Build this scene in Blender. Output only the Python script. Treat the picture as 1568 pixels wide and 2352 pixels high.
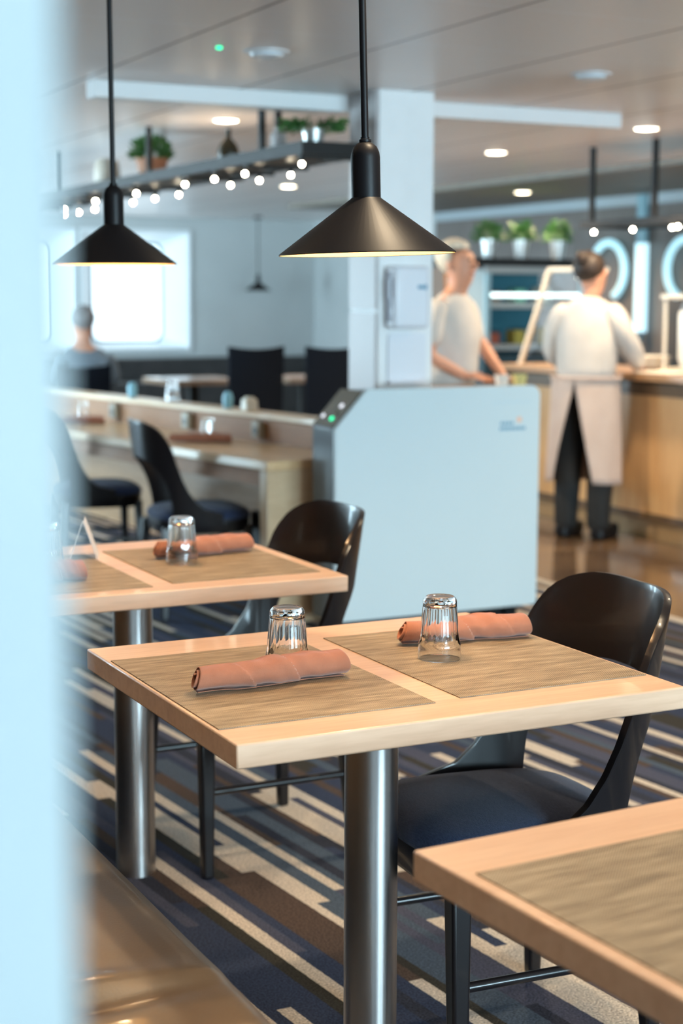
import bpy, bmesh, math, random
from mathutils import Vector, Matrix, noise
random.seed(7)
PI = math.pi
scene = bpy.context.scene
COL = scene.collection
for o in list(bpy.data.objects): bpy.data.objects.remove(o)

# ------------------------------------------------------------------ camera
# world: +Y runs along the row of tables, +X across to the bar, Z up, metres
cam_d = bpy.data.cameras.new('camera'); cam = bpy.data.objects.new('camera', cam_d); COL.objects.link(cam)
YAW, PITCH, ROLL, CAMZ = 0.4616, 0.1325, 0.0033, 1.375
F_ = Vector((math.sin(YAW)*math.cos(PITCH), math.cos(YAW)*math.cos(PITCH), -math.sin(PITCH)))
R_ = Vector((math.cos(YAW), -math.sin(YAW), 0)); U_ = R_.cross(F_)
R2 = R_*math.cos(ROLL) + U_*math.sin(ROLL); U2 = -R_*math.sin(ROLL) + U_*math.cos(ROLL)
M = Matrix((R2, U2, -F_)).transposed().to_4x4(); M.translation = Vector((0, 0, CAMZ))
cam.matrix_world = M
cam_d.sensor_fit = 'VERTICAL'; cam_d.sensor_height = 36; cam_d.sensor_width = 24
cam_d.lens = 3692.3/2352*36
cam_d.clip_start = 0.02; cam_d.clip_end = 200
cam_d.dof.use_dof = True; cam_d.dof.focus_distance = 2.62; cam_d.dof.aperture_fstop = 3.5
scene.camera = cam
scene.view_settings.view_transform = 'Standard'
scene.view_settings.look = 'None'
scene.view_settings.gamma = 1
scene.view_settings.exposure = 0.48
scene.view_settings.use_curve_mapping = False
try:
    scene.cycles.use_denoising = True
    scene.cycles.sample_clamp_indirect = 10
    scene.cycles.max_bounces = 10
except Exception: pass

# ------------------------------------------------------------------ world, window light and an added fill
w = bpy.data.worlds.new('sky'); scene.world = w; w.use_nodes = True
bg = w.node_tree.nodes['Background']; bg.inputs[0].default_value = (0.72, 0.9, 1.0, 1); bg.inputs[1].default_value = 2.2

def area(name, loc, direction, sx, sy, power, color, spread=PI):
    l = bpy.data.lights.new(name, 'AREA'); l.shape = 'RECTANGLE'; l.size = sx; l.size_y = sy
    l.energy = power; l.color = color; l.spread = spread
    o = bpy.data.objects.new(name, l); COL.objects.link(o); o.location = loc
    o.rotation_euler = Vector(direction).to_track_quat('-Z', 'Z').to_euler()
    return o
BLUE = (0.58, 0.85, 1.0)
area('daylight_rear_window', (3.6, -7.95, 1.5), (0, 1, .36), 5.0, 1.3, 1000, BLUE)
area('added_rear_side_fill', (-0.27, -4.4, 1.5), (1, .3, .1), 4.5, 1.3, 60, BLUE)  # unseen bluish fill, added to lift the ambient light and near ceiling
area('daylight_side_window', (-0.27, 10.0, 1.5), (1, 0, .12), 2.6, 1.2, 190, BLUE)
area('daylight_side_window_far', (-0.27, 14.3, 1.5), (1, 0, .12), 2.6, 1.2, 360, BLUE)

# ------------------------------------------------------------------ helpers
def tag(o, label=None, cat=None, group=None, kind=None):
    if label: o['label'] = label
    if cat: o['category'] = cat
    if group: o['group'] = group
    if kind: o['kind'] = kind
    return o
def empty(name, loc=(0, 0, 0), rz=0.0, label=None, cat=None, group=None):
    o = bpy.data.objects.new(name, None); COL.objects.link(o); o.location = loc; o.rotation_euler = (0, 0, rz)
    o.empty_display_size = 0.1
    return tag(o, label, cat, group)
def obj(name, bm, mat, parent=None, smooth=False, bevel=0, loc=None, rz=None, sharp=40, seg=2):
    me = bpy.data.meshes.new(name)
    bmesh.ops.recalc_face_normals(bm, faces=bm.faces)
    bm.to_mesh(me); bm.free()
    if isinstance(mat, (list, tuple)):
        for m_ in mat: me.materials.append(m_)
    else: me.materials.append(mat)
    o = bpy.data.objects.new(name, me); COL.objects.link(o)
    if parent: o.parent = parent
    if loc is not None: o.location = loc
    if rz is not None: o.rotation_euler = (0, 0, rz)
    if smooth:
        for p in me.polygons: p.use_smooth = True
        try: me.set_sharp_from_angle(angle=math.radians(sharp))
        except Exception: pass
    if bevel:
        b = o.modifiers.new('bevel', 'BEVEL'); b.width = bevel; b.segments = seg; b.limit_method = 'ANGLE'; b.angle_limit = 0.6
        for p in me.polygons: p.use_smooth = True
        try: me.set_sharp_from_angle(angle=math.radians(sharp))
        except Exception: pass
        b.harden_normals = False
    return o
def children_of(o): return [c for c in bpy.data.objects if c.parent == o]
def copy_tree(o, parent=None):
    kids = children_of(o)
    c = o.copy(); COL.objects.link(c); c.parent = parent
    for k in kids: copy_tree(k, c)
    return c
def B(): return bmesh.new()
def box(bm, x0, x1, y0, y1, z0, z1, m=None):
    vs = [bm.verts.new((x, y, z)) for z in (z0, z1) for y in (y0, y1) for x in (x0, x1)]
    if m is not None:
        for v in vs: v.co = m @ v.co
    for f in ((0, 2, 3, 1), (4, 5, 7, 6), (0, 1, 5, 4), (2, 6, 7, 3), (0, 4, 6, 2), (1, 3, 7, 5)):
        bm.faces.new([vs[i] for i in f])
    return bm
def prism(bm, pts, axis, a, b):
    """pts: 2D outline extruded along axis from a to b"""
    def p3(p, t):
        return {'x': (t, p[0], p[1]), 'y': (p[0], t, p[1]), 'z': (p[0], p[1], t)}[axis]
    A = [bm.verts.new(p3(p, a)) for p in pts]; Bv = [bm.verts.new(p3(p, b)) for p in pts]
    bm.faces.new(A); bm.faces.new(Bv[::-1]); n = len(pts)
    for i in range(n): bm.faces.new((A[i], A[(i+1) % n], Bv[(i+1) % n], Bv[i]))
    return bm
def rrect(x0, x1, z0, z1, r, n=6):
    out = []
    for cx, cz, a0 in ((x1-r, z1-r, 0), (x0+r, z1-r, 90), (x0+r, z0+r, 180), (x1-r, z0+r, 270)):
        for i in range(n+1):
            a = math.radians(a0 + 90*i/n); out.append((cx+r*math.cos(a), cz+r*math.sin(a)))
    return out
def lathe(bm, prof, cx=0, cy=0, cz=0, n=40, cap0=False, cap1=False, mod=None):
    rings = []
    for (r, z) in prof:
        ring = []
        for i in range(n):
            a = 2*PI*i/n; rr = r*(mod(a, z) if mod else 1)
            ring.append(bm.verts.new((cx+rr*math.cos(a), cy+rr*math.sin(a), cz+z)))
        rings.append(ring)
    for A, Bq in zip(rings, rings[1:]):
        for i in range(n): bm.faces.new((A[i], A[(i+1) % n], Bq[(i+1) % n], Bq[i]))
    if cap0: bm.faces.new(rings[0][::-1])
    if cap1: bm.faces.new(rings[-1])
    return bm
def tube(bm, p0, p1, r0, r1=None, n=14, square=False):
    p0 = Vector(p0); p1 = Vector(p1); r1 = r0 if r1 is None else r1
    d = (p1-p0).normalized(); up = Vector((0, 0, 1)) if abs(d.z) < .95 else Vector((0, 1, 0))
    u = d.cross(up).normalized(); v = u.cross(d)
    if square: n = 4
    A = []; Bq = []
    for i in range(n):
        a = 2*PI*(i+(.5 if square else 0))/n; c = (u*math.cos(a)+v*math.sin(a))
        A.append(bm.verts.new(p0+c*r0)); Bq.append(bm.verts.new(p1+c*r1))
    bm.faces.new(A[::-1]); bm.faces.new(Bq)
    for i in range(n): bm.faces.new((A[i], A[(i+1) % n], Bq[(i+1) % n], Bq[i]))
    return bm
def ball(bm, c, rx, ry=None, rz=None, seg=20):
    ry = ry or rx; rz = rz or rx
    r = bmesh.ops.create_uvsphere(bm, u_segments=seg, v_segments=max(8, seg//2), radius=1)
    for v in r['verts']: v.co = Vector((c[0]+v.co.x*rx, c[1]+v.co.y*ry, c[2]+v.co.z*rz))
    return bm

# ------------------------------------------------------------------ materials
def mat(name, color=(.5, .5, .5), rough=.5, metal=0, emit=None, estr=0, coat=0, spec=None, trans=0, ior=None, sheen=0):
    m = bpy.data.materials.new(name); m.use_nodes = True
    b = m.node_tree.nodes['Principled BSDF']
    b.inputs['Base Color'].default_value = (*color, 1); b.inputs['Roughness'].default_value = rough
    b.inputs['Metallic'].default_value = metal
    if emit: b.inputs['Emission Color'].default_value = (*emit, 1); b.inputs['Emission Strength'].default_value = estr
    if coat: b.inputs['Coat Weight'].default_value = coat; b.inputs['Coat Roughness'].default_value = .08
    if spec is not None: b.inputs['Specular IOR Level'].default_value = spec
    if trans: b.inputs['Transmission Weight'].default_value = trans
    if ior: b.inputs['IOR'].default_value = ior
    if sheen: b.inputs['Sheen Weight'].default_value = sheen
    return m
def nd(m, typ, **kw):
    n = m.node_tree.nodes.new(typ)
    for k, v in kw.items():
        if k.startswith('i_'): n.inputs[k[2:].replace('_', ' ')].default_value = v
        elif k.startswith('n_'): n.inputs[int(k[2:])].default_value = v
        else: setattr(n, k, v)
    return n
def lk(m, a, b): m.node_tree.links.new(a, b)
def bsdf(m): return m.node_tree.nodes['Principled BSDF']
def ramp(m, stops, interp='LINEAR'):
    r = nd(m, 'ShaderNodeValToRGB'); cr = r.color_ramp; cr.interpolation = interp
    while len(cr.elements) < len(stops): cr.elements.new(.5)
    for e, (p, c) in zip(cr.elements, stops): e.position = p; e.color = (*c, 1)
    return r
def mottled(name, c1, c2, scale=(8, 8, 8), rough=.5, detail=4, bump=0, bscale=None, **kw):
    m = mat(name, c1, rough, **kw)
    tc = nd(m, 'ShaderNodeTexCoord'); mp = nd(m, 'ShaderNodeMapping'); mp.inputs['Scale'].default_value = scale
    n = nd(m, 'ShaderNodeTexNoise'); n.inputs['Scale'].default_value = 1; n.inputs['Detail'].default_value = detail
    lk(m, tc.outputs['Object'], mp.inputs['Vector']); lk(m, mp.outputs['Vector'], n.inputs['Vector'])
    r = ramp(m, [(.32, c1), (.68, c2)]); lk(m, n.outputs['Fac'], r.inputs['Fac']); lk(m, r.outputs['Color'], bsdf(m).inputs['Base Color'])
    if bump:
        n2 = n
        if bscale:
            n2 = nd(m, 'ShaderNodeTexNoise'); n2.inputs['Scale'].default_value = bscale; n2.inputs['Detail'].default_value = 3
            lk(m, tc.outputs['Object'], n2.inputs['Vector'])
        bp = nd(m, 'ShaderNodeBump'); bp.inputs['Strength'].default_value = bump; bp.inputs['Distance'].default_value = .002
        lk(m, n2.outputs['Fac'], bp.inputs['Height']); lk(m, bp.outputs['Normal'], bsdf(m).inputs['Normal'])
    return m
def wood(name, c1, c2, c3, axis='x', rough=.38, scale=1.0):
    m = mat(name, c1, rough, coat=.2)
    tc = nd(m, 'ShaderNodeTexCoord'); mp = nd(m, 'ShaderNodeMapping')
    s = {'x': (1.6, 16, 16), 'y': (16, 1.6, 16), 'z': (16, 16, 1.6)}[axis]
    mp.inputs['Scale'].default_value = tuple(q*scale for q in s)
    lk(m, tc.outputs['Object'], mp.inputs['Vector'])
    n = nd(m, 'ShaderNodeTexNoise'); n.inputs['Scale'].default_value = 1.0; n.inputs['Detail'].default_value = 6; n.inputs['Distortion'].default_value = .8
    lk(m, mp.outputs['Vector'], n.inputs['Vector'])
    mp2 = nd(m, 'ShaderNodeMapping'); mp2.inputs['Scale'].default_value = tuple(q*scale*7 for q in s)
    lk(m, tc.outputs['Object'], mp2.inputs['Vector'])
    n2 = nd(m, 'ShaderNodeTexNoise'); n2.inputs['Scale'].default_value = 1.0; n2.inputs['Detail'].default_value = 2
    lk(m, mp2.outputs['Vector'], n2.inputs['Vector'])
    r = ramp(m, [(.25, c1), (.5, c2), (.8, c3)]); lk(m, n.outputs['Fac'], r.inputs['Fac'])
    mx = nd(m, 'ShaderNodeMix', data_type='RGBA', blend_type='MULTIPLY'); mx.inputs[0].default_value = .35
    r2 = ramp(m, [(.35, (.78, .72, .66)), (.6, (1, 1, 1))]); lk(m, n2.outputs['Fac'], r2.inputs['Fac'])
    lk(m, r.outputs['Color'], mx.inputs[6]); lk(m, r2.outputs['Color'], mx.inputs[7]); lk(m, mx.outputs[2], bsdf(m).inputs['Base Color'])
    return m
def mth(m, op, a, b=None, c=None):
    n = nd(m, 'ShaderNodeMath', operation=op)
    for i, v in enumerate((a, b, c)):
        if v is None: continue
        if isinstance(v, (int, float)): n.inputs[i].default_value = v
        else: lk(m, v, n.inputs[i])
    return n.outputs[0]

MAPLE = wood('maple', (.62, .40, .27), (.69, .465, .32), (.74, .52, .37), 'x')
MAPLE_Y = wood('maple_side', (.62, .36, .19), (.70, .43, .24), (.76, .49, .29), 'y')
OAK = wood('pale_oak', (.60, .38, .20), (.70, .46, .25), (.76, .53, .31), 'y')
OAKX = wood('pale_oak_end', (.52, .36, .22), (.60, .43, .27), (.66, .49, .32), 'x')
BARWOOD = wood('bar_front_wood', (.52, .29, .12), (.62, .37, .165), (.70, .44, .21), 'z', rough=.4)
BARTOP = wood('bar_top_wood', (.34, .19, .09), (.42, .24, .12), (.50, .30, .16), 'y', rough=.3)
LACQ = mat('black_lacquer', (.010, .008, .009), .28, coat=.3, spec=.35)
BLACKMETAL = mat('black_powder_coat', (.008, .007, .008), .44, spec=.2)
DARKMETAL = mat('dark_rack_metal', (.016, .014, .013), .5, spec=.2)
WHITEPANEL = mat('white_panel', (.80, .80, .80), .45)
WHITEPAINT = mottled('white_paint', (.82, .82, .82), (.86, .86, .86), rough=.5)
PILLAR = mottled('pillar_paint', (.40, .44, .45), (.43, .47, .48), rough=.6)
GREYWALL = mottled('grey_wall', (.50, .52, .52), (.54, .56, .56), (2, 2, 2), rough=.6)
DARKWALL = mottled('dark_wainscot', (.03, .028, .028), (.045, .04, .04), rough=.6)
STEEL = mat('brushed_steel', (.55, .53, .52), .24, metal=1)
GLASS = mat('clear_glass', (1, 1, 1), .0, trans=1, ior=1.5)
PLASTIC_W = mat('white_plastic', (.78, .79, .84), .35)
def thin_glass():
    m = bpy.data.materials.new('window_glass'); m.use_nodes = True; nt = m.node_tree; nt.nodes.remove(nt.nodes['Principled BSDF'])
    t = nt.nodes.new('ShaderNodeBsdfTransparent'); g = nt.nodes.new('ShaderNodeBsdfGlossy'); g.inputs['Roughness'].default_value = .02
    mx = nt.nodes.new('ShaderNodeMixShader'); mx.inputs[0].default_value = .07
    nt.links.new(t.outputs[0], mx.inputs[1]); nt.links.new(g.outputs[0], mx.inputs[2]); nt.links.new(mx.outputs[0], nt.nodes['Material Output'].inputs[0])
    return m
WINGLASS = thin_glass()
GOLDIN = mat('shade_inside', (.95, .62, .28), .45)
NAPKIN = mottled('terracotta_cloth', (.33, .118, .062), (.385, .142, .077), (30, 30, 30), rough=.85, bump=.35, bscale=900, sheen=.25)
SEATFAB = mottled('navy_weave', (.008, .018, .055), (.026, .040, .092), (420, 90, 420), rough=.9, bump=.5, bscale=700, sheen=.12)
POT = mottled('terracotta_pot', (.42, .20, .12), (.48, .25, .16), rough=.8)
ZINC = mat('zinc_pot', (.72, .72, .70), .3, metal=.85)
LEAF = mottled('leaf_green', (.035, .12, .03), (.09, .24, .05), (30, 30, 30), rough=.55)
DARKGLASS = mat('dark_brown_glass', (.05, .035, .012), .15)
SKIN = mat('skin', (.62, .30, .19), .55)
SHIRT = mottled('white_shirt', (.54, .495, .455), (.60, .55, .505), (12, 12, 12), rough=.85)
APRON = mottled('beige_apron', (.52, .40, .34), (.57, .45, .39), (8, 8, 8), rough=.9)
TROUSER = mat('black_trousers', (.012, .012, .012), .8)
def hairmat(n, c): return mottled(n, c, tuple(min(1, q*1.5) for q in c), (40, 40, 10), rough=.6)
HAIRDARK = hairmat('dark_hair', (.025, .014, .009)); HAIRWHITE = hairmat('white_hair', (.55, .48, .38))
BULB = mat('warm_bulb', (1, 1, 1), .5, emit=(1.0, .86, .62), estr=60)
LAMPGLOW = mat('warm_lamp_disc', (1, 1, 1), .5, emit=(1.0, .84, .60), estr=12)
PENDGLOW = mat('pendant_bulb', (1, 1, 1), .5, emit=(1.0, .74, .42), estr=9)
CYANLIGHT = mat('pale_blue_sign_light', (.6, .8, .85), .5, emit=(.38, .72, .85), estr=.6)
CYANLIGHT2 = mat('bright_sign_tube', (.6, .8, .85), .5, emit=(.55, .86, 1.0), estr=.8)
GREEN = mat('green_indicator', (0, .6, .3), .5, emit=(.01, 1.0, .42), estr=1.6)
WHITELED = mat('white_indicator', (.8, .8, .8), .5, emit=(.9, .9, 1.0), estr=.8)
OLIVEPANEL = mat('olive_brown_panel', (.10, .085, .055), .25)
INK = mat('blue_print', (.10, .28, .42), .6); INKO = mat('orange_print', (.80, .50, .38), .6); INKL = mat('pale_blue_print', (.50, .62, .68), .6)

# brushed leg: fine vertical streaks
def steel_streaks():
    m = STEEL
    tc = nd(m, 'ShaderNodeTexCoord'); mp = nd(m, 'ShaderNodeMapping'); mp.inputs['Scale'].default_value = (260, 260, 2)
    n = nd(m, 'ShaderNodeTexNoise'); n.inputs['Scale'].default_value = 1
    lk(m, tc.outputs['Object'], mp.inputs['Vector']); lk(m, mp.outputs['Vector'], n.inputs['Vector'])
    r = ramp(m, [(.3, (.30, .30, .30)), (.7, (.36, .36, .36))]); lk(m, n.outputs['Fac'], r.inputs['Fac']); lk(m, r.outputs['Color'], bsdf(m).inputs['Roughness'])
steel_streaks()
tg = nd(STEEL, 'ShaderNodeTangent'); tg.direction_type = 'RADIAL'; tg.axis = 'Z'
lk(STEEL, tg.outputs[0], bsdf(STEEL).inputs['Tangent']); bsdf(STEEL).inputs['Anisotropic'].default_value = .8; bsdf(STEEL).inputs['Anisotropic Rotation'].default_value = .25

# leather bench
LEATHER = mottled('brown_leather', (.095, .060, .033), (.120, .077, .043), (6, 6, 6), rough=.40, bump=.15, bscale=260, coat=.15)

# ceiling panels: glossy, dark seams along Y, light profile strips along X
CEIL = mat('ceiling_panels', (.84, .78, .76), .34)
def ceil_nodes(m):
    tc = nd(m, 'ShaderNodeTexCoord'); sp = nd(m, 'ShaderNodeSeparateXYZ'); lk(m, tc.outputs['Object'], sp.inputs[0])
    fx = mth(m, 'FRACT', mth(m, 'DIVIDE', mth(m, 'SUBTRACT', sp.outputs['X'], 2.086-7*.7), .7))
    fy = mth(m, 'FRACT', mth(m, 'DIVIDE', mth(m, 'SUBTRACT', sp.outputs['Y'], 4.40-10*.765), .765))
    lx = mth(m, 'LESS_THAN', fx, .020); ly = mth(m, 'LESS_THAN', fy, .016)
    m1 = nd(m, 'ShaderNodeMix', data_type='RGBA'); lk(m, ly, m1.inputs[0]); m1.inputs[6].default_value = (.84, .78, .76, 1); m1.inputs[7].default_value = (.88, .86, .88, 1)
    m2 = nd(m, 'ShaderNodeMix', data_type='RGBA'); lk(m, lx, m2.inputs[0]); lk(m, m1.outputs[2], m2.inputs[6]); m2.inputs[7].default_value = (.22, .18, .17, 1)
    lk(m, m2.outputs[2], bsdf(m).inputs['Base Color'])
ceil_nodes(CEIL)

# carpet: broken stripes of uneven width running along Y
def carpet():
    m = mat('striped_carpet', (.1, .1, .1), .95, spec=.15)
    tc = nd(m, 'ShaderNodeTexCoord'); sp = nd(m, 'ShaderNodeSeparateXYZ'); lk(m, tc.outputs['Object'], sp.inputs[0])
    wob = nd(m, 'ShaderNodeTexNoise'); wob.inputs['Scale'].default_value = 60; lk(m, tc.outputs['Object'], wob.inputs['Vector'])
    x = mth(m, 'ADD', sp.outputs['X'], mth(m, 'MULTIPLY', mth(m, 'SUBTRACT', wob.outputs['Fac'], .5), .004))
    x = mth(m, 'ADD', x, mth(m, 'MULTIPLY', sp.outputs['Y'], .085))
    v = nd(m, 'ShaderNodeTexVoronoi', voronoi_dimensions='1D'); v.inputs['Scale'].default_value = 31; v.inputs['Randomness'].default_value = .75
    lk(m, x, v.inputs['W'])
    sc_ = nd(m, 'ShaderNodeSeparateColor'); lk(m, v.outputs['Color'], sc_.inputs[0])
    row = mth(m, 'FLOOR', mth(m, 'ADD', mth(m, 'DIVIDE', sp.outputs['Y'], .72), mth(m, 'MULTIPLY', sc_.outputs[0], 9.7)))
    cb = nd(m, 'ShaderNodeCombineXYZ'); lk(m, mth(m, 'MULTIPLY', sc_.outputs[1], 61.3), cb.inputs[0]); lk(m, row, cb.inputs[1])
    wn = nd(m, 'ShaderNodeTexWhiteNoise', noise_dimensions='2D'); lk(m, cb.outputs[0], wn.inputs['Vector'])
    cr = ramp(m, [(0, (.62, .55, .47)), (.21, (.036, .050, .095)), (.43, (.072, .080, .125)), (.60, (.042, .040, .034)), (.73, (.070, .100, .145)), (.86, (.032, .038, .060)), (.94, (.085, .060, .050))], 'CONSTANT')
    lk(m, wn.outputs['Value'], cr.inputs['Fac'])
    n = nd(m, 'ShaderNodeTexNoise'); n.inputs['Scale'].default_value = 210; n.inputs['Detail'].default_value = 2; lk(m, tc.outputs['Object'], n.inputs['Vector'])
    r2 = ramp(m, [(.3, (.35, .35, .35)), (.7, (1.45, 1.45, 1.45))]); lk(m, n.outputs['Fac'], r2.inputs['Fac'])
    mx = nd(m, 'ShaderNodeMix', data_type='RGBA', blend_type='MULTIPLY'); mx.inputs[0].default_value = .8
    lk(m, cr.outputs['Color'], mx.inputs[6]); lk(m, r2.outputs['Color'], mx.inputs[7])
    lk(m, mx.outputs[2], bsdf(m).inputs['Base Color'])
    bp = nd(m, 'ShaderNodeBump'); bp.inputs['Strength'].default_value = .5; bp.inputs['Distance'].default_value = .003
    lk(m, n.outputs['Fac'], bp.inputs['Height']); lk(m, bp.outputs['Normal'], bsdf(m).inputs['Normal'])
    return m
CARPET = carpet()
BARFLOOR = mottled('polished_brown_floor', (.085, .052, .03), (.16, .10, .055), (1.2, 5, 1), rough=.16, coat=.3)

# woven placemat: diagonal basket weave with darker streaks
def woven():
    m = mat('woven_vinyl', (.4, .3, .2), .55)
    tc = nd(m, 'ShaderNodeTexCoord'); sp = nd(m, 'ShaderNodeSeparateXYZ'); lk(m, tc.outputs['Object'], sp.inputs[0])
    k = 2*PI/.0042
    sx = mth(m, 'SINE', mth(m, 'MULTIPLY', sp.outputs['X'], k)); sy = mth(m, 'SINE', mth(m, 'MULTIPLY', sp.outputs['Y'], k))
    wv = mth(m, 'MULTIPLY', sx, sy)
    h = mth(m, 'ADD', mth(m, 'MULTIPLY', wv, .5), .5)
    mp = nd(m, 'ShaderNodeMapping'); mp.inputs['Scale'].default_value = (14, 330, 1); lk(m, tc.outputs['Object'], mp.inputs['Vector'])
    n = nd(m, 'ShaderNodeTexNoise'); n.inputs['Scale'].default_value = 1; n.inputs['Detail'].default_value = 3; lk(m, mp.outputs['Vector'], n.inputs['Vector'])
    mp3 = nd(m, 'ShaderNodeMapping'); mp3.inputs['Scale'].default_value = (9, 60, 1); lk(m, tc.outputs['Object'], mp3.inputs['Vector'])
    n3 = nd(m, 'ShaderNodeTexNoise'); n3.inputs['Scale'].default_value = 1; lk(m, mp3.outputs['Vector'], n3.inputs['Vector'])
    f = mth(m, 'ADD', mth(m, 'MULTIPLY', h, .80), mth(m, 'ADD', mth(m, 'MULTIPLY', mth(m, 'SUBTRACT', n.outputs['Fac'], .5), 1.0), mth(m, 'MULTIPLY', mth(m, 'SUBTRACT', n3.outputs['Fac'], .5), .8)))
    r = ramp(m, [(0, (.04, .028, .017)), (.28, (.19, .14, .088)), (.55, (.33, .26, .175)), (.95, (.55, .45, .32))]); lk(m, f, r.inputs['Fac'])
    lk(m, r.outputs['Color'], bsdf(m).inputs['Base Color'])
    bp = nd(m, 'ShaderNodeBump'); bp.inputs['Strength'].default_value = .6; bp.inputs['Distance'].default_value = .0008
    lk(m, h, bp.inputs['Height']); lk(m, bp.outputs['Normal'], bsdf(m).inputs['Normal'])
    return m
WOVEN = woven()

# ------------------------------------------------------------------ room shell
ZC = 2.275
XL, XR, Y0, Y1 = -0.3, 8.33, -8.0, 17.5
S = lambda o: tag(o, kind='structure')
bm = B(); box(bm, XL-.2, 4.30, Y0-.2, Y1+.4, -.1, 0); S(obj('floor', bm, CARPET))
bm = B(); box(bm, 4.36, XR+.2, Y0-.2, Y1+.4, -.1, 0); S(obj('floor', bm, BARFLOOR))
bm = B(); box(bm, 4.30, 4.36, Y0-.2, Y1+.4, -.1, .004); S(obj('trim_1', bm, mat('floor_joint_strip', (.45, .42, .38), .4)))
bm = B(); box(bm, XL-.2, XR+.2, Y0-.2, Y1+.4, ZC, ZC+.1); S(obj('ceiling', bm, CEIL))
def wall_y(name, y, x0, x1, t, holes, m):          # wall in the XZ plane with rectangular openings
    bm = B(); xs = x0
    for (a, b, c, d) in sorted(holes):
        box(bm, xs, a, y, y+t, 0, ZC); box(bm, a, b, y, y+t, 0, c); box(bm, a, b, y, y+t, d, ZC); xs = b
    box(bm, xs, x1, y, y+t, 0, ZC)
    return S(obj(name, bm, m))
def wall_x(name, x, y0, y1, t, holes, m):
    bm = B(); ys = y0
    for (a, b, c, d) in sorted(holes):
        box(bm, x, x+t, ys, a, 0, ZC); box(bm, x, x+t, a, b, 0, c); box(bm, x, x+t, a, b, d, ZC); ys = b
    box(bm, x, x+t, ys, y1, 0, ZC)
    return S(obj(name, bm, m))
WX = [(5.46, 6.72, .80, 2.10), (4.16, 5.36, .80, 2.10), (2.86, 4.06, .80, 2.10)]
wall_y('wall_far', Y1, XL, XR, .3, WX, GREYWALL)
wall_y('wall_rear', Y0-.1, XL, XR, .1, [(1.1, 6.1, .85, 2.15)], GREYWALL)
wall_x('wall_left', XL-.1, Y0-.1, 5.0, .1, [(-6.7, -2.1, .85, 2.15)], wood('dark_wall_veneer', (.05, .032, .02), (.07, .045, .03), (.09, .06, .04), 'z', rough=.6))
wall_x('wall_left_far', XL-.1, 5.0, Y1+.1, .1, [(8.6, 11.4, .85, 2.15), (12.9, 15.7, .85, 2.15)], GREYWALL)
WALLPANEL = wood('grey_brown_panelling', (.14, .115, .10), (.18, .15, .135), (.21, .18, .165), 'z', rough=.5)
bm = B(); box(bm, XR, XR+.1, Y0-.1, 14.6, 0, ZC); S(obj('wall_right', bm, WALLPANEL))
bm = B(); box(bm, XR, XR+.1, 14.6, Y1+.1, 0, ZC); S(obj('wall_right_far', bm, GREYWALL))
bm = B(); box(bm, XL+.4, XR-.001, Y1-.05, Y1-.001, 0, .685); S(obj('baseboard_far', bm, DARKWALL))
bm = B(); box(bm, XR-.06, XR-.001, 6.0, 14.5, 2.15, ZC-.001); S(obj('trim_2', bm, mat('pale_cornice', (.42, .47, .50), .5)))
# hanging trim beam under the ceiling and the dropped edge above the bar
bm = B(); box(bm, 2.14, 4.82, 6.62, 6.74, 2.205, ZC-.001); S(obj('trim_3', bm, WHITEPANEL))
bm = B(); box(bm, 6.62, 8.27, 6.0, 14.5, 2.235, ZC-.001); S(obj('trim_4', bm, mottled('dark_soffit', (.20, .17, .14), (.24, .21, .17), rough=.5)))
# windows in the far wall: pale surround with a rounded pane
def far_window(i, xa, xb):
    """xa, xb: the pane; the reveal splays from the pane out to the room face"""
    outer = rrect(xa-.16, xb+.20, .80, 2.10, .012); face = rrect(xa-.19, xb+.23, .77, 2.13, .015); inner = rrect(xa+.02, xb-.02, .86, 1.99, .10)
    bm = B(); n = len(inner)
    R0 = [bm.verts.new((p[0], Y1-.03, p[1])) for p in face]; R1 = [bm.verts.new((p[0], Y1-.03, p[1])) for p in outer]
    Rm = [bm.verts.new((p[0], Y1-.001, p[1])) for p in face]
    R2_ = [bm.verts.new((p[0], Y1+.24, p[1])) for p in inner]
    for A, Bq in ((Rm, R0), (R0, R1), (R1, R2_)):
        for k in range(n): bm.faces.new((A[k], A[(k+1) % n], Bq[(k+1) % n], Bq[k]))
    w_ = S(obj('window_%d' % i, bm, WINSUR, smooth=True, sharp=30))
    bm = B(); prism(bm, rrect(xa-.01, xb+.01, .84, 2.01, .09), 'y', Y1+.241, Y1+.249)
    obj('pane', bm, WINGLASS, w_)
    bm = B()
    Q0 = [bm.verts.new((p[0], Y1+.236, p[1])) for p in rrect(xa+.018, xb-.018, .858, 1.992, .10)]; Q1 = [bm.verts.new((p[0], Y1+.236, p[1])) for p in rrect(xa+.045, xb-.045, .885, 1.965, .09)]
    for k in range(n): bm.faces.new((Q0[k], Q0[(k+1) % n], Q1[(k+1) % n], Q1[k]))
    obj('rubber_seal', bm, mat('window_seal', (.10, .22, .28), .6), w_)
    return w_
WINSUR = mat('window_surround', (.85, .88, .9), .5)
far_window(1, 5.62, 6.52); far_window(2, 4.32, 5.16); far_window(3, 3.02, 3.86)

# foreground pillar at the left edge of the frame
bm = B(); box(bm, XL+.001, .122, .40, .62, 0, ZC-.001); S(obj('wall_pillar', bm, PILLAR, bevel=.006))

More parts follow.
